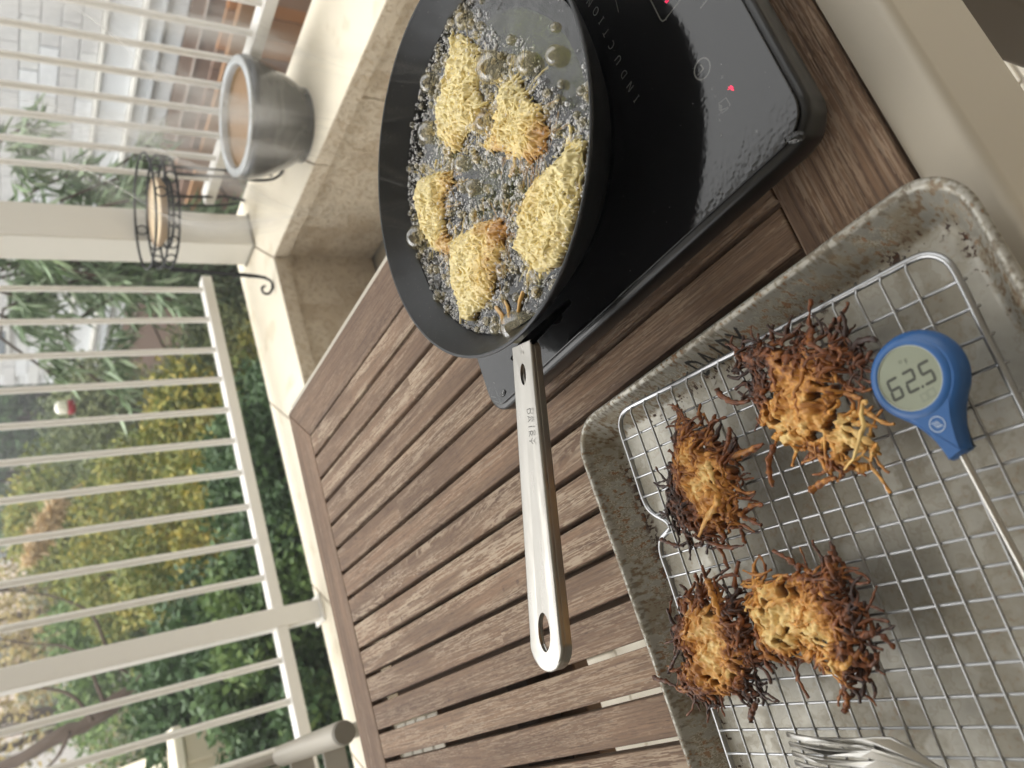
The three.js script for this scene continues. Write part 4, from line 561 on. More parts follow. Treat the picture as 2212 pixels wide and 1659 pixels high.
// ---------------------------------------------------------------- skillet, oil and the fritters frying in it
const PC = V(0.3661, T, -0.3884), RIM = 0.1484, OIL = 0.0785;
const innerR = (y) => { const f = clamp((y - 0.053) / 0.046); return 0.109 + 0.0385 * Math.pow(f, 0.78); };
{
  const pan = thing('skillet', 'dark steel frying pan with long bare steel handle on the cooktop', 'skillet');
  const prof = [], add = (r, y) => prof.push(new THREE.Vector2(r, y));
  add(0, 0.0505); add(0.108, 0.0505); add(0.113, 0.0515); for (let k = 1; k <= 14; k++) { const y = 0.053 + 0.046 * k / 14; add(innerR(y) + 0.0026, y - 0.0004); } add(RIM + 0.0016, 0.0998); add(RIM + 0.0008, 0.1004); add(RIM - 0.0006, 0.1);
  for (let k = 14; k >= 0; k--) { const y = 0.053 + 0.046 * k / 14; add(innerR(y), y); } add(0.106, 0.0527); add(0, 0.0527);
  const seasoned = std([0.035, 0.037, 0.04], 0.38, 0.35);
  mesh('pan_bowl', toCreasedNormals(new THREE.LatheGeometry(prof, 128), 0.6).translate(PC.x, PC.y, PC.z), seasoned, pan);
  const A = at(1126, 742, 0.0985), B = at(1184, 1452, 0.122), a = B.clone().sub(A), len = a.length(); a.normalize(); const b = V(a.z, 0, -a.x).normalize(), n = b.clone().cross(a).normalize(); if (n.y < 0) n.negate();
  const bb = n.clone().cross(a), w = (s) => lerp(0.0116, 0.0182, s / len), outline = (ins, s0) => { const o = [], r = 0.0182 - ins; for (let k = 0; k <= 10; k++) { const s = s0 + (len - 0.0182 - s0) * k / 10; o.push([s, w(s) - ins]); } for (let k = 1; k < 24; k++) { const t = Math.PI / 2 - Math.PI * k / 24; o.push([len - 0.0182 + r * Math.cos(t), r * Math.sin(t)]); } for (let k = 10; k >= 0; k--) { const s = s0 + (len - 0.0182 - s0) * k / 10; o.push([s, -w(s) + ins]); } return o.map((p) => new THREE.Vector2(...p)); };
  const oval = (s, v, rs, rv) => { const h = new THREE.Path(); h.absellipse(s, v, rs, rv, 0, Math.PI * 2, true); return h; };
  const plate = new THREE.Shape(outline(0, 0)); plate.holes.push(oval(0.022, 0, 0.0088, 0.0046), oval(len - 0.0245, 0, 0.0135, 0.0078));
  const steel = std(0x9b9892, 0.27, 1, { roughnessMap: tex(512, 64, (i, j) => { const v = 90 + 60 * vn(i / 40, j * 1.3) + 40 * fbm(i / 60, j / 12, 3); return [v, v, v]; }, false) }); steel.roughness = 0.6; steel.roughnessMap.repeat.set(5, 9);
  const basis = new THREE.Matrix4().makeBasis(a, bb, n).setPosition(A), flange = new THREE.Shape(outline(0.0004, 0.004)); flange.holes.push(new THREE.Path(outline(0.0042, 0.009).reverse()));
  const eg = (s, d, bv, z) => toCreasedNormals(new THREE.ExtrudeGeometry(s, { depth: d, bevelEnabled: true, bevelThickness: bv, bevelSize: bv, bevelOffset: -bv, bevelSegments: 3, curveSegments: 24 }), 0.6).translate(0, 0, z).applyMatrix4(basis);
  const hd = mesh('handle', merged([eg(plate, 0.0012, 0.0012, -0.0018), eg(flange, 0.004, 0.001, -0.0075)]), steel, pan);
  { const s1 = 0.047, cell = 0.0043, strokes = penWord('DAIRY', (x, y) => [s1 + x * cell, 0.0052 + (y - 0.5) * 0.004]), sgn = bb.dot(at(1160, 900, 0.1).sub(at(1130, 900, 0.1))) > 0 ? 1 : -1;
    mesh('ink_lettering', merged(strokes.map((s) => tube(s.map(([x, y]) => V(x, sgn * y, 0)), 0.00026, false, s.length * 4, 5))).scale(1, 1, 0.3).translate(0, 0, 0.00195).applyMatrix4(basis), std(0x1c1d1f, 0.6), hd); }
  // bracket riveted under the handle to the outside of the pan
  const out = A.clone().sub(PC).setY(0).normalize(), side = V(-out.z, 0, out.x), sl = V(out.x * 0.62, 0.78, out.z * 0.62).normalize(), bs = new THREE.Shape([[-0.014, 0.018], [0.016, 0.018], [0.036, -0.012], [0.03, -0.017], [-0.03, -0.017], [-0.034, -0.012]].map((p) => new THREE.Vector2(...p)));
  const bc = PC.clone().addScaledVector(out, 0.1475).setY(T + 0.0845), bn = side.clone().cross(sl); if (bn.dot(out) < 0) bn.negate();
  const bbasis = new THREE.Matrix4().makeBasis(side, sl, bn).setPosition(bc);
  const bg = new THREE.ExtrudeGeometry(bs, { depth: 0.002, bevelEnabled: true, bevelThickness: 0.0006, bevelSize: 0.0006, bevelSegments: 2 }); if (bbasis.determinant() < 0) bg.scale(1, 1, 1);
  const br = mesh('bracket', bg.applyMatrix4(bbasis), std(0x55534f, 0.4, 0.9), pan);
  for (const [u, v] of [[0.024, -0.006], [0.014, 0.0], [-0.02, -0.006]]) mesh('rivet', new THREE.SphereGeometry(0.0044, 16, 10).scale(1, 1, 0.75).translate(u, v, 0.0032).applyMatrix4(bbasis), std(0x8d8984, 0.35, 1), br);
  mesh('handle_root', merged([tube([bc.clone().addScaledVector(sl, 0.008).addScaledVector(bn, 0.004), bc.clone().addScaledVector(sl, 0.018).addScaledVector(bn, 0.005), A.clone().addScaledVector(a, 0.001).addScaledVector(n, -0.005), A.clone().addScaledVector(a, 0.007).addScaledVector(n, -0.006)], 0.0048, false, 20, 10)]), steel, pan);
}
{ // fat drops clinging to the inside of the pan
  const n = 420, im = new THREE.InstancedMesh(new THREE.SphereGeometry(1, 8, 6), phys({ color: 0xffffff, transmission: 0.9, roughness: 0.05, ior: 1.45, thickness: 0.001 }), n), m = new THREE.Matrix4(); im.name = numbered('fat_drops'); im.userData = { kind: 'stuff', label: 'tiny clear fat drops on the inner wall of the skillet', category: 'fat drops' };
  for (let k = 0; k < n; k++) { const y = rr(0.081, 0.098), t = rr(0, 6.2832), r = innerR(y) - 0.0001, s = rr(0.00018, 0.0005); m.makeScale(s, s, s).setPosition(PC.x + r * Math.cos(t), T + y, PC.z + r * Math.sin(t)); im.setMatrixAt(k, m); }
  im.castShadow = im.receiveShadow = true; scene.add(im);
}
{ // oil: a closed body of clear fat with a rippled surface
  const P = [], I = [], nr = 80, na = 240, topR = innerR(OIL) - 0.0006;
  const wave = (x, z) => 0.0016 * (fbm(x * 90 + 4, z * 70, 2) - 0.5);
  P.push(PC.x, T + OIL, PC.z); for (let i = 1; i <= nr; i++) for (let k = 0; k < na; k++) { const r = topR * i / nr, t = k / na * 6.283185, x = PC.x + r * Math.cos(t), z = PC.z + r * Math.sin(t); P.push(x, T + OIL + wave(x, z) * (i === nr ? 0 : 1), z); }
  const ring = (i, k) => 1 + (i - 1) * na + k % na;
  for (let k = 0; k < na; k++) { I.push(0, ring(1, k + 1), ring(1, k)); for (let i = 1; i < nr; i++) I.push(ring(i, k), ring(i, k + 1), ring(i + 1, k), ring(i, k + 1), ring(i + 1, k + 1), ring(i + 1, k)); }
  let prev = 1 + (nr - 1) * na; for (const y of [0.072, 0.066, 0.06, 0.0555, 0.0534]) { const b = P.length / 3, r = innerR(y) - 0.0006; for (let k = 0; k < na; k++) { const t = k / na * 6.283185; P.push(PC.x + r * Math.cos(t), T + y, PC.z + r * Math.sin(t)); } for (let k = 0; k < na; k++) I.push(prev + k, prev + (k + 1) % na, b + k, prev + (k + 1) % na, b + (k + 1) % na, b + k); prev = b; }
  const cI = P.length / 3; P.push(PC.x, T + 0.0534, PC.z); for (let k = 0; k < na; k++) I.push(prev + k, prev + (k + 1) % na, cI);
  const oil = mesh('frying_oil', fromArrays(P, null, I), phys({ color: 0xffffff, transmission: 1, roughness: 0.02, ior: 1.47, thickness: 0.02, attenuationColor: new THREE.Color(0.5, 0.52, 0.26), attenuationDistance: 0.02 })); tag(oil, 'clear yellow-green frying oil filling the skillet', 'oil');
}
const zd = (l) => l.map((p) => [737.3 + p[0] / 3, p[1] / 3, p[2]]);
const RAWP = [
  ['pale raw-looking fritter frying by the far rim of the skillet', [[720, 190], [800, 210], [880, 290], [900, 420], [870, 560], [930, 650], [900, 760], [830, 840], [760, 960], [720, 1010], [620, 900], [600, 760], [610, 640], [650, 520], [680, 400], [690, 280]], [[750, 400, 0.1], [700, 700, 0], [800, 800, 0.3], [760, 930, 0.9]]],
  ['pale fritter with browned edge frying in the middle of the skillet', [[1130, 460], [1180, 580], [1290, 700], [1330, 830], [1320, 980], [1200, 1060], [1080, 1010], [950, 1000], [890, 930], [960, 860], [990, 700], [1010, 600], [1050, 520]], [[1100, 600, 0], [1100, 850, 0.5], [1310, 930, 1.9], [1200, 1050, 1.7], [1180, 930, 0.6], [960, 900, 0.9], [1000, 1000, 1.6], [1150, 700, 0.2]]],
  ['pale shredded fritter frying against the near side of the skillet', [[1500, 870], [1575, 900], [1565, 1100], [1540, 1330], [1480, 1600], [1410, 1760], [1260, 1800], [1200, 1720], [1090, 1620], [1130, 1500], [1120, 1420], [1160, 1330], [1180, 1230], [1290, 1100], [1400, 980]], [[1400, 1300, 0.1], [1450, 1000, 0], [1250, 1500, 0.2], [1200, 1250, 0.9], [1350, 1600, 0.4]]],
  ['pale fritter with brown inner edge frying at the left of the skillet', [[490, 1150], [560, 1110], [690, 1100], [720, 1180], [650, 1290], [660, 1480], [760, 1620], [700, 1660], [600, 1650], [520, 1530], [490, 1440], [470, 1300]], [[560, 1250, 0], [600, 1500, 0.2], [690, 1300, 1.5], [680, 1560, 1.6], [740, 1640, 2]]],
  ['pale fritter with browned strands frying close to the skillet handle', [[690, 1560], [760, 1500], [900, 1420], [1010, 1390], [1060, 1480], [1040, 1620], [1000, 1760], [980, 1910], [880, 2040], [840, 2110], [745, 2130], [740, 1990], [700, 1850], [690, 1700]], [[800, 1700, 0.1], [820, 1950, 0.1], [920, 1460, 1.6], [1020, 1470, 1.9], [970, 1700, 1.3], [850, 1600, 0.4], [900, 1600, 0.7], [990, 1850, 1.2]]],
];
M.frying = phys({ color: 0xffffff, vertexColors: true, roughness: 0.32, clearcoat: 0.5, clearcoatRoughness: 0.12 });
RAWP.forEach(([label, poly, tn], k) => tag(mesh('frying_fritter', fritter(zd(poly), zd(tn), { y0: 0.0715, h: 0.0138, level: 0.082, floor: 0.077, raw: true, n: 130, fringe: 16, seed: 60 + k * 7 }), M.frying), label, 'potato fritter', 'fritters frying in the skillet'));
{ // loose browned shreds at the handle end
  for (const l of [[[1060, 1950], [1080, 1990], [1090, 2060]], [[1180, 1890], [1160, 1950], [1145, 2020]], [[1000, 1990], [1040, 2040], [1050, 2100]]]) { const P = [], C = [], I = [], q = zd(l).map((p) => at(p[0], p[1], 0.0795)); strand(q, q.map(() => 0.0014), q.map(() => rawCol(1.7)), 7, P, C, I); tag(mesh('potato_shred', fromArrays(P, C, I), M.frying), 'loose browned potato shred floating near the skillet handle', 'potato shred', 'loose shreds in the oil'); }
}
{ // bubbles: the larger ones one by one, the froth as one mass
  const film = phys({ color: 0xf6f0dc, transmission: 0.975, roughness: 0.0, ior: 1.9, thickness: 0, specularIntensity: 1 }), froth = phys({ color: 0xffffff, transmission: 0.78, roughness: 0.0, ior: 1.9, thickness: 0 }), dome = new THREE.SphereGeometry(1, 24, 14, 0, 6.2832, 0, 2.1), small = new THREE.SphereGeometry(1, 10, 7, 0, 6.2832, 0, 2.1);
  const polys = RAWP.map(([, p]) => zd(p).map((q) => { const v = at(q[0], q[1], 0.081); return [v.x, v.z]; })), open = zd([[950, 0], [980, 180], [1080, 260], [1230, 210], [1330, 560], [1560, 620], [1570, 0]]).map((q) => { const v = at(q[0], q[1], OIL); return [v.x, v.z]; });
  const big = [[985, 440, 74], [1205, 410, 56], [1385, 360, 52], [565, 860, 44], [575, 540, 42], [790, 130, 40], [835, 155, 20], [890, 165, 18], [1375, 175, 24], [1140, 2120, 78], [500, 1540, 48], [930, 790, 46], [880, 830, 34], [780, 1060, 36], [850, 1210, 34], [1000, 2130, 34], [620, 1925, 22], [800, 560, 30], [1100, 760, 40], [1390, 850, 34], [1100, 390, 28], [670, 390, 24], [645, 810, 26], [1140, 1340, 30], [1040, 1740, 34], [1340, 690, 20], [1530, 790, 16], [1260, 1890, 26]];
  const put = (x, z, r, y = OIL) => { const m = mesh('oil_bubble', dome, film); m.position.set(x, T + y + r * 0.35, z); m.scale.set(r, r * 0.85, r); tag(m, 'clear round bubble on the frying oil in the skillet', 'bubble', 'bubbles on the frying oil'); };
  for (const [a, b, r] of big) { const q = at(737.3 + a / 3, b / 3, OIL + 0.002), e = at(737.3 + (a + r) / 3, b / 3, OIL + 0.002); put(q.x, q.z, q.distanceTo(e) * 0.8); }
  const rO = innerR(OIL) - 0.002; let made = 0, guard = 0; const im = [];
  while ((made < 250 || im.length < 8000) && guard++ < 300000) {
    const t = rnd() * 6.2832, r = Math.sqrt(rnd()) * rO, x = PC.x + r * Math.cos(t), z = PC.z + r * Math.sin(t), inP = polys.some((p) => inside(p, x, z)), e = Math.min(...polys.map((p) => edgeDist(p, x, z)));
    if (inside(open, x, z) && rnd() < 0.97) continue; const dens = inP ? 0.3 : sst(0.03, 0.004, e) * 0.9 + 0.06 + 0.9 * sst(0.014, 0.003, rO - r) * (x > PC.x - 0.05 ? 1 : 0.3); if (rnd() > dens * (0.4 + 1.1 * vn(x * 120, z * 120))) continue;
    const top = inP ? OIL + 0.001 + 0.0045 * rnd() : OIL;
    if (made < 250 && rnd() < 0.06) { put(x, z, rr(0.0017, 0.0038) * (inP ? 0.7 : 1), top); made++; } else if (im.length < 8000) im.push([x, T + top, z, rr(0.0004, 0.0008) * (rnd() < 0.16 ? 2.4 : 1)]);
  }
  const foam = new THREE.InstancedMesh(small, froth, im.length), m4 = new THREE.Matrix4(); im.forEach(([x, y, z, r], k) => foam.setMatrixAt(k, m4.makeScale(r, r * 0.85, r).setPosition(x, y + r * 0.3, z))); foam.name = numbered('oil_froth'); foam.userData = { kind: 'stuff', label: 'fine froth of tiny bubbles around the frying fritters', category: 'froth' }; foam.castShadow = foam.receiveShadow = true; scene.add(foam);
}

// ---------------------------------------------------------------- pot and iron stand on the wall
{
  const c = V(1.552, YC, -1.59), yr = heightAt(c, 505, 250) - YC, pot = thing('flower_pot', 'empty round grey glazed flower pot with pale rim on the wall', 'pot', c), R = 0.155;
  const pr = [[0, 0], [0.09, 0], [0.099, 0.004], [0.103, 0.02], [0.114, yr * 0.2], [0.133, yr * 0.4], [0.15, yr * 0.62], [0.158, yr * 0.8], [0.159, yr * 0.9], [R - 0.003, yr * 0.965], [R - 0.001, yr * 0.985], [R - 0.006, yr], [R - 0.02, yr], [R - 0.025, yr * 0.975], [R - 0.024, yr * 0.9], [0.12, yr * 0.5], [0.09, 0.03], [0, 0.025]];
  const glaze = tex(256, 256, (i, j) => { const n = fbm(i / 256 * 5, j / 256 * 5, 4); return mixc(mixc([72, 73, 73], [92, 92, 91], n), [118, 119, 119], sst(0.05, 0.0, Math.abs(fbm(i / 256 * 4 + 8, j / 256 * 4, 4) - 0.5)) * 0.5); });
  mesh('body', toCreasedNormals(new THREE.LatheGeometry(new THREE.SplineCurve(pr.slice(0, 10).map((p) => new THREE.Vector2(...p))).getPoints(48), 72), 0.8), phys({ color: 0xffffff, map: glaze, roughness: 0.22, clearcoat: 0.5, clearcoatRoughness: 0.1 }), pot);
  mesh('rim', new THREE.LatheGeometry(pr.slice(9, 15).map((p) => new THREE.Vector2(...p)), 72), phys({ color: 0xb4b8ba, roughness: 0.2, clearcoat: 0.5 }), pot);
  mesh('inside', new THREE.LatheGeometry([...pr.slice(14)].map((p) => new THREE.Vector2(...p)), 64), std(0xa98e67, 0.95), pot);
  mesh('soil', new THREE.CylinderGeometry(0.1265, 0.124, 0.006, 56).translate(0, yr * 0.86, 0), std(0x93775a, 1), pot);
}
{
  const c = V(1.525, YC, -1.975), yU = heightAt(c, 313, 460) - YC, yL = heightAt(c, 362, 460) - YC, R = 0.163, st = thing('wire_plant_stand', 'black iron plant stand with scrolled ring on three legs by the column', 'plant stand', c);
  const circ = (r, y, n = 48) => Array.from({ length: n }, (_, k) => V(r * Math.cos(k / n * 6.2832), y, r * Math.sin(k / n * 6.2832))), yB = lerp(yL, yU, 0.46);
  mesh('ring', tube(circ(R, yU), 0.0034, true, 96), M.iron, st); mesh('ring', tube(circ(R * 0.985, yB), 0.003, true, 96), M.iron, st); mesh('ring', tube(circ(R * 0.97, yL), 0.0034, true, 96), M.iron, st); mesh('seat_ring', tube(circ(R * 0.62, yL + 0.004), 0.004, true, 80), M.iron, st);
  for (let k = 0; k < 3; k++) { const a = k * 2.094 + 0.4; mesh('seat_bar', bar(V(R * 0.97 * Math.cos(a), yL, R * 0.97 * Math.sin(a)), V(R * 0.3 * Math.cos(a), yL, R * 0.3 * Math.sin(a)), 0.004), M.iron, st); }
  const hoop = (a0, y0, ry, rx, r) => tube(Array.from({ length: 14 }, (_, q) => { const f = q / 14 * 6.2832, a = a0 + rx * Math.cos(f) / R; return V(R * 0.98 * Math.cos(a), y0 + ry * Math.sin(f), R * 0.98 * Math.sin(a)); }), r, true, 40, 6);
  for (let k = 0; k < 16; k++) mesh('oval', hoop(k / 16 * 6.2832, (yL + yB) / 2, (yB - yL) * 0.47, 0.019, 0.0024), M.iron, st);
  for (let k = 0; k < 4; k++) mesh('scroll', hoop(k / 4 * 6.2832 + 0.3, (yU + yB) / 2, (yU - yB) * 0.44, (yU - yB) * 0.42, 0.0024), M.iron, st);
  for (const [px, py] of [[608, 384], [533, 436], [590, 600]]) {
    const f = at(px, py, YC - T).sub(c).setY(0), t = f.clone().normalize().multiplyScalar(R), o = f.clone().normalize(), leg = (off) => { const s = V(-o.z, 0, o.x).multiplyScalar(off); return [t.clone().setY(yL).add(s), t.clone().lerp(f, 0.5).setY(yL * 0.5).add(s), f.clone().multiplyScalar(0.97).setY(0.07).add(s), f.clone().setY(0.025).add(s.clone().multiplyScalar(0.5)), f.clone().addScaledVector(o, 0.012).setY(0.007), f.clone().addScaledVector(o, 0.034).setY(0.0055), f.clone().addScaledVector(o, 0.05).setY(0.018), f.clone().addScaledVector(o, 0.046).setY(0.034), f.clone().addScaledVector(o, 0.03).setY(0.036), f.clone().addScaledVector(o, 0.026).setY(0.026)]; };
    const l = mesh('leg', tube(leg(0.014), 0.0042, false, 70), M.iron, st); mesh('leg_rod', tube(leg(-0.014).slice(0, 4), 0.0036, false, 40), M.iron, l);
  }
  const dish = thing('terracotta_saucer', 'round cream-coloured dish lying in the iron stand', 'dish', c.clone().setY(YC + yL + 0.009));
  mesh('bowl', new THREE.LatheGeometry([[0, 0], [0.08, 0], [0.096, 0.012], [0.1, 0.026], [0.096, 0.027], [0.09, 0.014], [0, 0.012]].map((p) => new THREE.Vector2(...p)), 56), std(0xb7a188, 0.7), dish);
  mesh('fill', new THREE.CylinderGeometry(0.0925, 0.0915, 0.005, 56).translate(0, 0.0195, 0), std(0xdec9a6, 0.6), dish);
}

// ---------------------------------------------------------------- garden chair behind the table
{
  const e = at(742, 1583, -0.075), ch = thing('garden_chair', 'beige metal garden chair at the far side of the table, one arm showing', 'chair', V(e.x, 0, e.z)), al = std(0xa29c90, 0.45, 0.25), ya = e.y, W = 0.52, far = -0.42;
  for (const x of [0, -W]) {
    const arm = mesh('arm', new THREE.CylinderGeometry(0.021, 0.021, 0.4, 24).rotateX(Math.PI / 2).translate(x, ya, -0.2), al, ch); mesh('arm_cap', new THREE.CylinderGeometry(0.019, 0.0205, 0.008, 24).rotateX(Math.PI / 2).translate(x, ya, 0.0042), std(0x6d675c, 0.6), arm);
    mesh('leg', bar(V(x, 0.0, -0.05), V(x, ya - 0.02, -0.05), 0.0125), al, ch); mesh('leg', tube([V(x, 0, far - 0.1), V(x, 0.45, far - 0.02), V(x, 0.95, far - 0.12)], 0.0125, false, 20), al, ch);
    mesh('side_rail', beam(V(x - 0.0, 0.43, -0.03), V(x, 0.43, far), 0.022, 0.035, 0.005), al, ch);
    mesh('arm_stay', rbox(0.012, 0.02, 0.05, 0.003, x, ya - 0.027, -0.12), al, ch);
  }
  for (let k = 0; k < 8; k++) mesh('seat_slat', rbox(W - 0.03, 0.012, 0.045, 0.003, -W / 2, 0.455, -0.04 - k * 0.052), al, ch);
  for (let k = 0; k < 6; k++) mesh('back_slat', rbox(W - 0.03, 0.05, 0.012, 0.003).rotateX(-0.16).translate(-W / 2, 0.52 + k * 0.07, far - 0.035 - k * 0.012), al, ch);
}
// ---------------------------------------------------------------- garden beyond the railing
const YG = -1.05;
function leafCloud(n, sample, len, wid, cols, droop = 0, sd = 5) {
  const s0 = seed; seed = sd; const P = new Float32Array(n * 12), C = new Float32Array(n * 12), I = new Uint32Array(n * 6), u = V(), w = V(), d = V();
  for (let k = 0; k < n; k++) {
    const [x, y, z, tone] = sample(k), l = len * rr(0.6, 1.25), ww = wid * rr(0.7, 1.2);
    d.set(rr(-1, 1), rr(-0.7, 0.7) - droop, rr(-1, 1)).normalize(); u.set(rr(-1, 1), rr(-1, 1), rr(-1, 1)).cross(d).normalize(); w.copy(u).cross(d).multiplyScalar(0.12 * l);
    const v = [[x, y, z], [x + d.x * l * 0.45 + u.x * ww / 2 + w.x, y + d.y * l * 0.45 + u.y * ww / 2 + w.y, z + d.z * l * 0.45 + u.z * ww / 2 + w.z], [x + d.x * l, y + d.y * l, z + d.z * l], [x + d.x * l * 0.45 - u.x * ww / 2 + w.x, y + d.y * l * 0.45 - u.y * ww / 2 + w.y, z + d.z * l * 0.45 - u.z * ww / 2 + w.z]];
    const ci0 = 1.85, ci = clamp((tone ?? rnd()) + rr(-0.18, 0.18), 0, 0.999) * (cols.length - 1), i0 = Math.floor(ci), c = mixc(cols[i0], cols[Math.min(i0 + 1, cols.length - 1)], ci - i0), j = rr(0.8, 1.2) * ci0;
    for (let q = 0; q < 4; q++) { P.set(v[q], k * 12 + q * 3); C.set([c[0] * j, c[1] * j, c[2] * j], k * 12 + q * 3); } I.set([k * 4, k * 4 + 1, k * 4 + 2, k * 4, k * 4 + 2, k * 4 + 3], k * 6);
  }
  seed = s0; const g = new THREE.BufferGeometry(); g.setAttribute('position', new THREE.BufferAttribute(P, 3)); g.setAttribute('color', new THREE.BufferAttribute(C, 3)); g.setIndex(new THREE.BufferAttribute(I, 1)); g.computeVertexNormals(); return g;
}
M.leaf = phys({ color: 0xffffff, vertexColors: true, roughness: 0.6, side: THREE.DoubleSide, transmission: 0.25, thickness: 0, specularIntensity: 0.5 });
M.bark = std(0x4d3f33, 0.95);
const G = { dark: [[0.025, 0.05, 0.02], [0.05, 0.09, 0.035], [0.09, 0.14, 0.055]], green: [[0.035, 0.06, 0.02], [0.08, 0.13, 0.04], [0.14, 0.19, 0.06]], yellow: [[0.05, 0.075, 0.02], [0.12, 0.14, 0.035], [0.2, 0.19, 0.045], [0.33, 0.26, 0.06]], olive: [[0.06, 0.075, 0.04], [0.12, 0.14, 0.065], [0.2, 0.21, 0.1]], autumn: [[0.1, 0.1, 0.05], [0.2, 0.18, 0.08], [0.28, 0.22, 0.09], [0.17, 0.13, 0.08]] };
function shrub(name, label, cat, px, py, dist, rx, ry, n, len, wid, cols, group, sd, density = 1) {
  const c = away(px, py, dist), t = thing(name, label, cat, V(c.x, YG, c.z), group), h = c.y - YG, clumps = [], s0 = seed; seed = sd;
  for (let k = 0; k < 26; k++) { const a = rr(0, 6.28), e = rr(-0.9, 1), q = Math.sqrt(1 - e * e) * rr(0.45, 0.95); clumps.push([Math.cos(a) * q * rx, h + e * ry * 0.85, Math.sin(a) * q * rx, rr(0.24, 0.42), rnd()]); }
  const g = leafCloud(n, () => { const b = clumps[Math.floor(rnd() * clumps.length)]; let x, y, z; do { x = rr(-1, 1); y = rr(-1, 1); z = rr(-1, 1); } while (x * x + y * y + z * z > 1); const f = b[3]; return [b[0] + x * f * rx, b[1] + y * f * ry, b[2] + z * f * rx, b[4] * 0.6 + rnd() * 0.4]; }, len, wid, cols, 0, sd + 1);
  mesh('crown', g, M.leaf, t);
  const st = []; for (let k = 0; k < 6; k++) { const b = clumps[k]; st.push(tube([V(0, 0, 0), V(b[0] * 0.3, h * 0.5, b[2] * 0.3), V(b[0] * 0.8, b[1] - 0.05, b[2] * 0.8)], 0.012 + rx * 0.012, false, 10, 6)); }
  mesh('stems', merged(st), M.bark, t); seed = s0; return t;
}
const hg = 'shrubs in the garden beyond the railing';
[
  ['leafy dark green shrub right behind the wall below the feeder', 660, 960, 3.15, 0.42, 0.34, 7000, 0.05, 0.028, 'dark'],
  ['leafy dark green shrub right behind the wall, in front of the yellow bush', 670, 1140, 3.0, 0.42, 0.32, 7000, 0.05, 0.028, 'dark'],
  ['leafy mid-green shrub right behind the wall beside the railing post', 670, 1330, 2.95, 0.4, 0.32, 7000, 0.05, 0.03, 'green'],
  ['broad-leaved dark green shrub right behind the wall near the garden chair', 660, 1510, 2.95, 0.4, 0.32, 6500, 0.055, 0.034, 'dark'],
  ['olive-green shrub at the foot of the pale building', 560, 800, 4.3, 0.6, 0.5, 7500, 0.06, 0.02, 'olive'],
  ['green bush with yellowing leaves behind the dark hedge', 540, 960, 4.0, 0.55, 0.45, 9000, 0.055, 0.026, 'yellow'],
  ['bright yellow autumn bush in the middle of the garden', 440, 1060, 4.9, 0.62, 0.55, 9500, 0.06, 0.024, 'yellow'],
  ['green bush with a few yellow leaves next to the yellow bush', 500, 1190, 4.2, 0.6, 0.5, 9000, 0.055, 0.028, 'yellow'],
  ['yellow-green bush beside the railing post', 400, 1240, 5.2, 0.7, 0.6, 9000, 0.06, 0.028, 'yellow'],
  ['glossy green climber with red flower behind the railing bars', 560, 1420, 3.6, 0.55, 0.42, 9000, 0.055, 0.034, 'dark'],
  ['green bush hanging over the cream garden wall', 500, 1560, 3.7, 0.36, 0.32, 5500, 0.06, 0.04, 'dark'],
  ['mid-green bush behind the leaning trunk', 350, 1400, 6.2, 0.8, 0.7, 8500, 0.075, 0.035, 'green'],
  ['tall olive bush below the bird feeder', 290, 920, 6.5, 0.75, 0.6, 8500, 0.07, 0.026, 'olive'],
  ['wide yellow-green bush behind the yellow bush', 270, 1080, 7.5, 1.0, 0.8, 9000, 0.085, 0.035, 'yellow'],
  ['tall green bush in front of the far white house', 270, 1230, 8.5, 0.9, 0.6, 8000, 0.09, 0.04, 'olive'],
].forEach(([l, px, py, d, rx, ry, n, a, b, c], k) => shrub('garden_shrub', l, 'shrub', px, py, d, rx, ry, Math.round(n * 1.6), a * 0.78, b * 0.78, G[c], hg, 200 + k * 13));
function tree(label, px, py, dist, rx, ry, n, len, wid, cols, trunk, sd) {
  const t = shrub('garden_tree', label, 'tree', px, py, dist, rx, ry, n, len, wid, cols, 'trees in the garden', sd); t.children[1].name = 'branches';
  mesh('trunk', new THREE.CylinderGeometry(trunk * 0.5, trunk, 2 + ry, 9).translate(0, (2 + ry) / 2, 0), M.bark, t); return t;
}
tree('dark green tree standing behind the bird feeder', 70, 900, 13, 1.5, 1.5, 9000, 0.14, 0.07, G.dark, 0.12, 401);
tree('broad green tree far behind the yellow bush', 110, 1020, 14, 1.5, 1.4, 9000, 0.14, 0.07, G.green, 0.12, 417);
tree('thin yellow-brown autumn tree by the railing post', 40, 1330, 9.5, 1.0, 0.9, 800, 0.085, 0.04, G.autumn, 0.05, 433);
tree('sparse brown-leaved tree above the leaning trunk', 90, 1560, 9, 1.6, 1.3, 5200, 0.08, 0.04, G.autumn, 0.08, 449);
tree('olive-green tree at the end of the garden', 190, 1430, 16, 1.4, 1.0, 7000, 0.15, 0.07, G.olive, 0.14, 465);
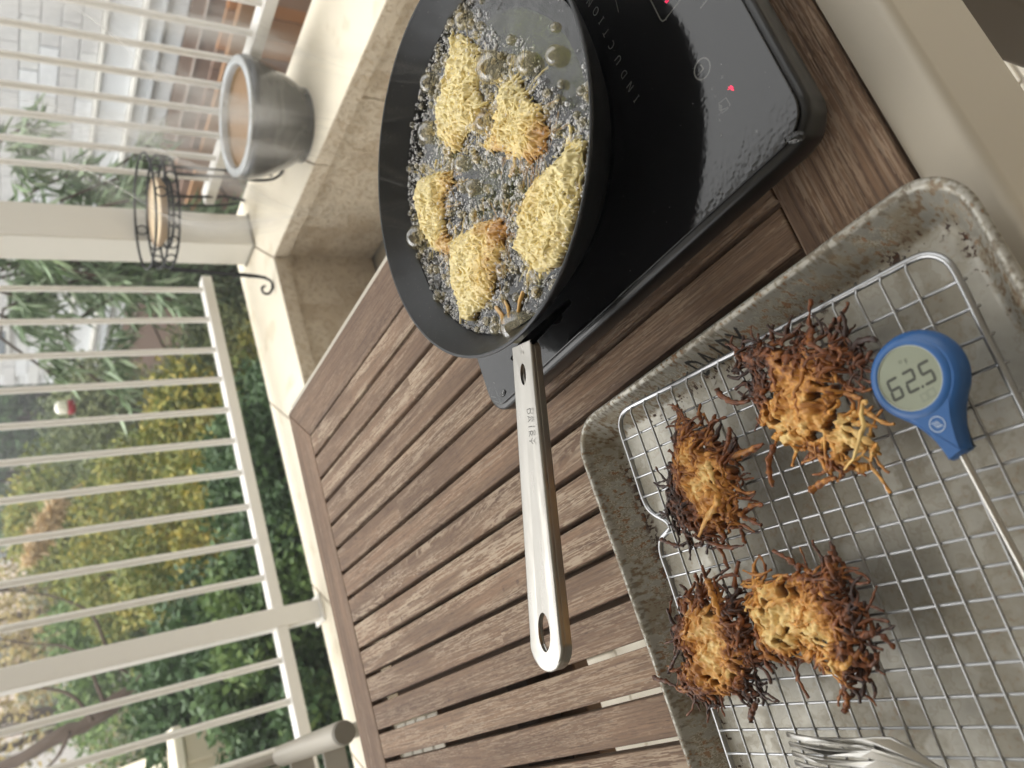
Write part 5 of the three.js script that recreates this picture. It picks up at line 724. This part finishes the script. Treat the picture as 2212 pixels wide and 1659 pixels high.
{ // leaning trunk with bare limbs
  const t = thing('leaning_trunk', 'dark leaning tree trunk with bare branches among the shrubs', 'tree'), Q = (a, b, d) => away(a, b, d), base = Q(520, 1330, 4.7); base.y = YG;
  const limb = (l, r0, r1) => { const c = new THREE.CatmullRomCurve3(l), q = c.getPoints(24), P = [], C = [], I = []; strand(q, q.map((_, k) => lerp(r0, r1, k / 24)), q.map(() => [1, 1, 1]), 9, P, C, I); return fromArrays(P, null, I); };
  mesh('trunk', limb([base, Q(440, 1370, 4.7), Q(350, 1440, 4.75), Q(270, 1500, 4.8), Q(200, 1555, 4.9), Q(130, 1590, 5.0), Q(20, 1650, 5.3), Q(-120, 1700, 5.6)], 0.06, 0.022), M.bark, t);
  for (const l of [[[230, 1530], [190, 1440], [150, 1400], [60, 1390], [-60, 1370]], [[200, 1555], [150, 1500], [60, 1480], [-60, 1440]], [[150, 1582], [120, 1640], [30, 1720]], [[300, 1480], [240, 1420], [200, 1330], [120, 1290], [-40, 1270]]]) mesh('branch', limb(l.map(([a, b], k) => Q(a, b, 4.8 + 0.15 * k)), 0.011, 0.004), M.bark, t);
}
{ // slender-leaved tree in front of the pale building
  const c = away(190, 540, 4.3), t = thing('slender_leaved_tree', 'grey-green tree with long slender drooping leaves before the pale building', 'tree', V(c.x, YG, c.z)), s0 = seed; seed = 555;
  const arms = Array.from({ length: 46 }, (_, k) => { const a = rr(0, 6.28), r = rr(0.2, 0.8), y = rr(0.6, 2.6); return [V(0, y * 0.75, 0), V(Math.cos(a) * r * 0.55, y + 0.3, Math.sin(a) * r * 0.55), V(Math.cos(a) * r, y + 0.05, Math.sin(a) * r)]; });
  const g = leafCloud(8200, () => { const m = arms[Math.floor(rnd() * arms.length)], f = Math.sqrt(rnd()), q = m[0].clone().lerp(m[1], f).lerp(m[1].clone().lerp(m[2], f), f); return [q.x + rr(-0.06, 0.06), q.y + rr(-0.05, 0.05), q.z + rr(-0.06, 0.06), rnd()]; }, 0.15, 0.0072, [[0.09, 0.13, 0.07], [0.16, 0.22, 0.12], [0.26, 0.31, 0.2]], 0.75, 601);
  mesh('crown', g, M.leaf, t); mesh('branches', merged(arms.map((m) => tube(m, 0.007, false, 8, 5))), M.bark, t); mesh('trunk', new THREE.CylinderGeometry(0.025, 0.05, 2.2, 8).translate(0, 1.1, 0), M.bark, t); seed = s0;
}
{ // bird feeder
  const c = away(143, 880, 4.6), f = thing('bird_feeder', 'hanging bird feeder with clear bottle and red base', 'bird feeder', c), k = 0.62;
  mesh('bottle', new THREE.LatheGeometry([[0.0, 0.085], [0.02, 0.084], [0.045, 0.07], [0.055, 0.05], [0.057, 0.0], [0.05, -0.01], [0, -0.011]].map((p) => new THREE.Vector2(p[0] * k, p[1] * k)), 32), phys({ color: 0xe6e2cf, roughness: 0.15, clearcoat: 0.6 }), f);
  mesh('base', new THREE.LatheGeometry([[0, -0.012], [0.056, -0.012], [0.062, -0.022], [0.06, -0.05], [0.048, -0.068], [0, -0.07]].map((p) => new THREE.Vector2(p[0] * k, p[1] * k)), 32), std(0x9c2f3a, 0.35), f);
  for (let q = 0; q < 4; q++) mesh('perch', bar(V(0.034 * Math.cos(q * 1.57), -0.03, 0.034 * Math.sin(q * 1.57)), V(0.062 * Math.cos(q * 1.57), -0.037, 0.062 * Math.sin(q * 1.57)), 0.002, 6), std(0xb7b0ac, 0.4, 0.6), f);
  mesh('hanger', tube([V(0, 0.052, 0), V(0.02, 0.9, 0), V(0.05, 2.4, 0.05)], 0.0016, false, 20, 5), M.iron, f);
}
{ // reed plume
  const Q = (a, b) => away(a, b, 5.8), t = thing('reed_plume', 'dry beige reed plume above the shrubs', 'grass plume'), base = Q(330, 990); base.y = YG; mesh('stalk', tube([base, Q(190, 1040), Q(125, 1085), Q(70, 1190)], 0.006, false, 30, 6), std(0xb39a6c, 0.9), t);
  const A = Q(128, 1082), B = Q(55, 1215); mesh('plume', leafCloud(1400, () => { const f = rnd(), q = A.clone().lerp(B, f), w = 0.055 * Math.sin(Math.PI * clamp(f * 0.95 + 0.05)) + 0.006; return [q.x + rr(-w, w), q.y + rr(-w, w), q.z + rr(-w, w), rnd()]; }, 0.07, 0.006, [[0.3, 0.22, 0.12], [0.5, 0.4, 0.25]], 0.3, 91), M.leaf, t);
}
{ // red flowers on the climber
  for (const [px, py, d] of [[556, 1422, 3.12], [566, 1445, 3.14]]) { const c = away(px, py, d), P = [], C = []; const g = leafCloud(16, () => [c.x + rr(-0.008, 0.008), c.y + rr(-0.008, 0.008), c.z + rr(-0.008, 0.008), rnd()], 0.05, 0.022, [[0.5, 0.03, 0.02], [0.75, 0.07, 0.05]], 0.1, 700 + px); tag(mesh('red_flower', g, M.leaf), 'red trumpet flower on the climber behind the railing bars', 'flower', 'red flowers on the climber'); }
}
{ // cream garden wall with a capped post
  const w = thing('garden_wall', 'low cream-rendered garden wall with a capped post', 'wall'), cream = std(0xd8ccb4, 0.9), post = away(392, 1616, 3.35), p0 = away(300, 1640, 3.9), p1 = away(420, 1600, 3.3), d = p1.clone().sub(p0).setY(0).normalize(), n = V(-d.z, 0, d.x).multiplyScalar(0.14), far = p0.clone().addScaledVector(d, -2.5);
  mesh('wall_body', prism([p1, far, far.clone().add(n), p1.clone().add(n)], YG, p0.y - 0.05, 0.01), cream, w);
  mesh('post', rbox(0.12, post.y - YG, 0.12, 0.008, post.x, (post.y + YG) / 2, post.z), cream, w); mesh('post_cap', rbox(0.15, 0.035, 0.15, 0.008, post.x, post.y + 0.018, post.z), std(0xe4dcc8, 0.85), w);
}
{ // pale houses far behind the trees
  for (const [label, px, py, d, w, h, col] of [['pale peach house far behind the autumn tree', 60, 1250, 24, 7, 5.5, 0xe4d2c2], ['white house gable far behind the leaning trunk', 60, 1480, 30, 8, 6, 0xe9e6e0]]) {
    const c = away(px, py, d), hs = thing('far_house', label, 'house', V(c.x, YG, c.z), 'far houses'); mesh('wall', box(w, h, 4, 0, h / 2, 0), std(col, 0.9), hs); mesh('roof', new THREE.CylinderGeometry(0.1, w * 0.62, 1.6, 4).rotateY(Math.PI / 4).scale(1, 1, 0.62).translate(0, h + 0.8, 0), std(0x9a6e58, 0.9), hs);
    for (const x of [-0.3, 0.05, 0.32]) { const f = mesh('window', box(0.9, 1.1, 0.08, x * w, h * 0.42, 2.02), std(0xd8d8d4, 0.6), hs); mesh('pane', box(0.74, 0.94, 0.02, x * w, h * 0.42, 2.08), std(0x5f676c, 0.2), f); }
  }
  const c = away(185, 1340, 15), lw = thing('white_garden_wall', 'white wall glimpsed between the bushes by the railing post', 'wall', V(c.x, YG, c.z)); mesh('wall_body', box(2.2, c.y - YG + 0.35, 0.2, 0, (c.y - YG + 0.35) / 2, 0), std(0xe6e4e0, 0.9), lw); mesh('wall_cap', box(2.26, 0.06, 0.28, 0, c.y - YG + 0.382, 0), std(0xdedbd4, 0.9), lw);
}

{ // thin steam drifting off the far side of the skillet
  const w = 256, h = 64, d = new Uint8Array(w * h * 4), s0 = seed; seed = 900;
  for (let j = 0; j < h; j++) for (let i = 0; i < w; i++) { const u = i / w, v = j / h * 2 - 1, c = Math.exp(-3 * v * v) * Math.sin(Math.PI * u) * sst(0.32, 0.8, fbm(u * 4 + 3 + v * 0.8, v * 1.6 + Math.sin(u * 7) * 0.9 + 5, 4)), a = 255 * clamp(c * sst(1, 0.75, Math.abs(v))); d.set([a, a, a, 255], (j * w + i) * 4); }
  const am = new THREE.DataTexture(d, w, h, THREE.RGBAFormat); am.magFilter = THREE.LinearFilter; am.needsUpdate = true;
  const mat = std(0xf4f4f2, 1, 0, { alphaMap: am, transparent: true, opacity: 0.26, side: THREE.DoubleSide, depthWrite: false });
  const wisp = (pts, wide) => { const c = new THREE.CatmullRomCurve3(pts), n = 40, P = [], UV = [], I = []; for (const turn of [0, 1.57]) { const b0 = P.length / 3; for (let k = 0; k <= n; k++) { const f = k / n, q = c.getPoint(f), t = c.getTangent(f), a = V(Math.cos(turn + f * 3), 0.2, Math.sin(turn + f * 3)).cross(t).normalize().multiplyScalar(wide * (0.35 + 0.65 * f)); P.push(q.x - a.x, q.y - a.y, q.z - a.z, q.x + a.x, q.y + a.y, q.z + a.z); UV.push(f, 0, f, 1); if (k < n) { const b = b0 + k * 2; I.push(b, b + 1, b + 2, b + 1, b + 3, b + 2); } } } return fromArrays(P, null, I, UV); };
  for (let k = 0; k < 7; k++) { const t = rr(-1.2, 1.2) - 0.7, r = rr(0.05, 0.13), x = PC.x + r * Math.cos(t), z = PC.z + r * Math.sin(t), y = T + 0.09, g = wisp([V(x, y, z), V(x + rr(0, 0.04), y + 0.07, z - rr(0, 0.05)), V(x + rr(0.03, 0.1), y + 0.16, z - rr(0.02, 0.1)), V(x + rr(0.08, 0.2), y + 0.25, z - rr(0.06, 0.2)), V(x + rr(0.15, 0.3), y + 0.34, z - rr(0.1, 0.3))], rr(0.025, 0.05)); const m = mesh('steam_wisp', g, mat); m.castShadow = false; tag(m, 'faint wisp of steam rising from the skillet', 'steam', 'steam off the skillet'); }
  seed = s0;
}

renderer.render(scene, camera);
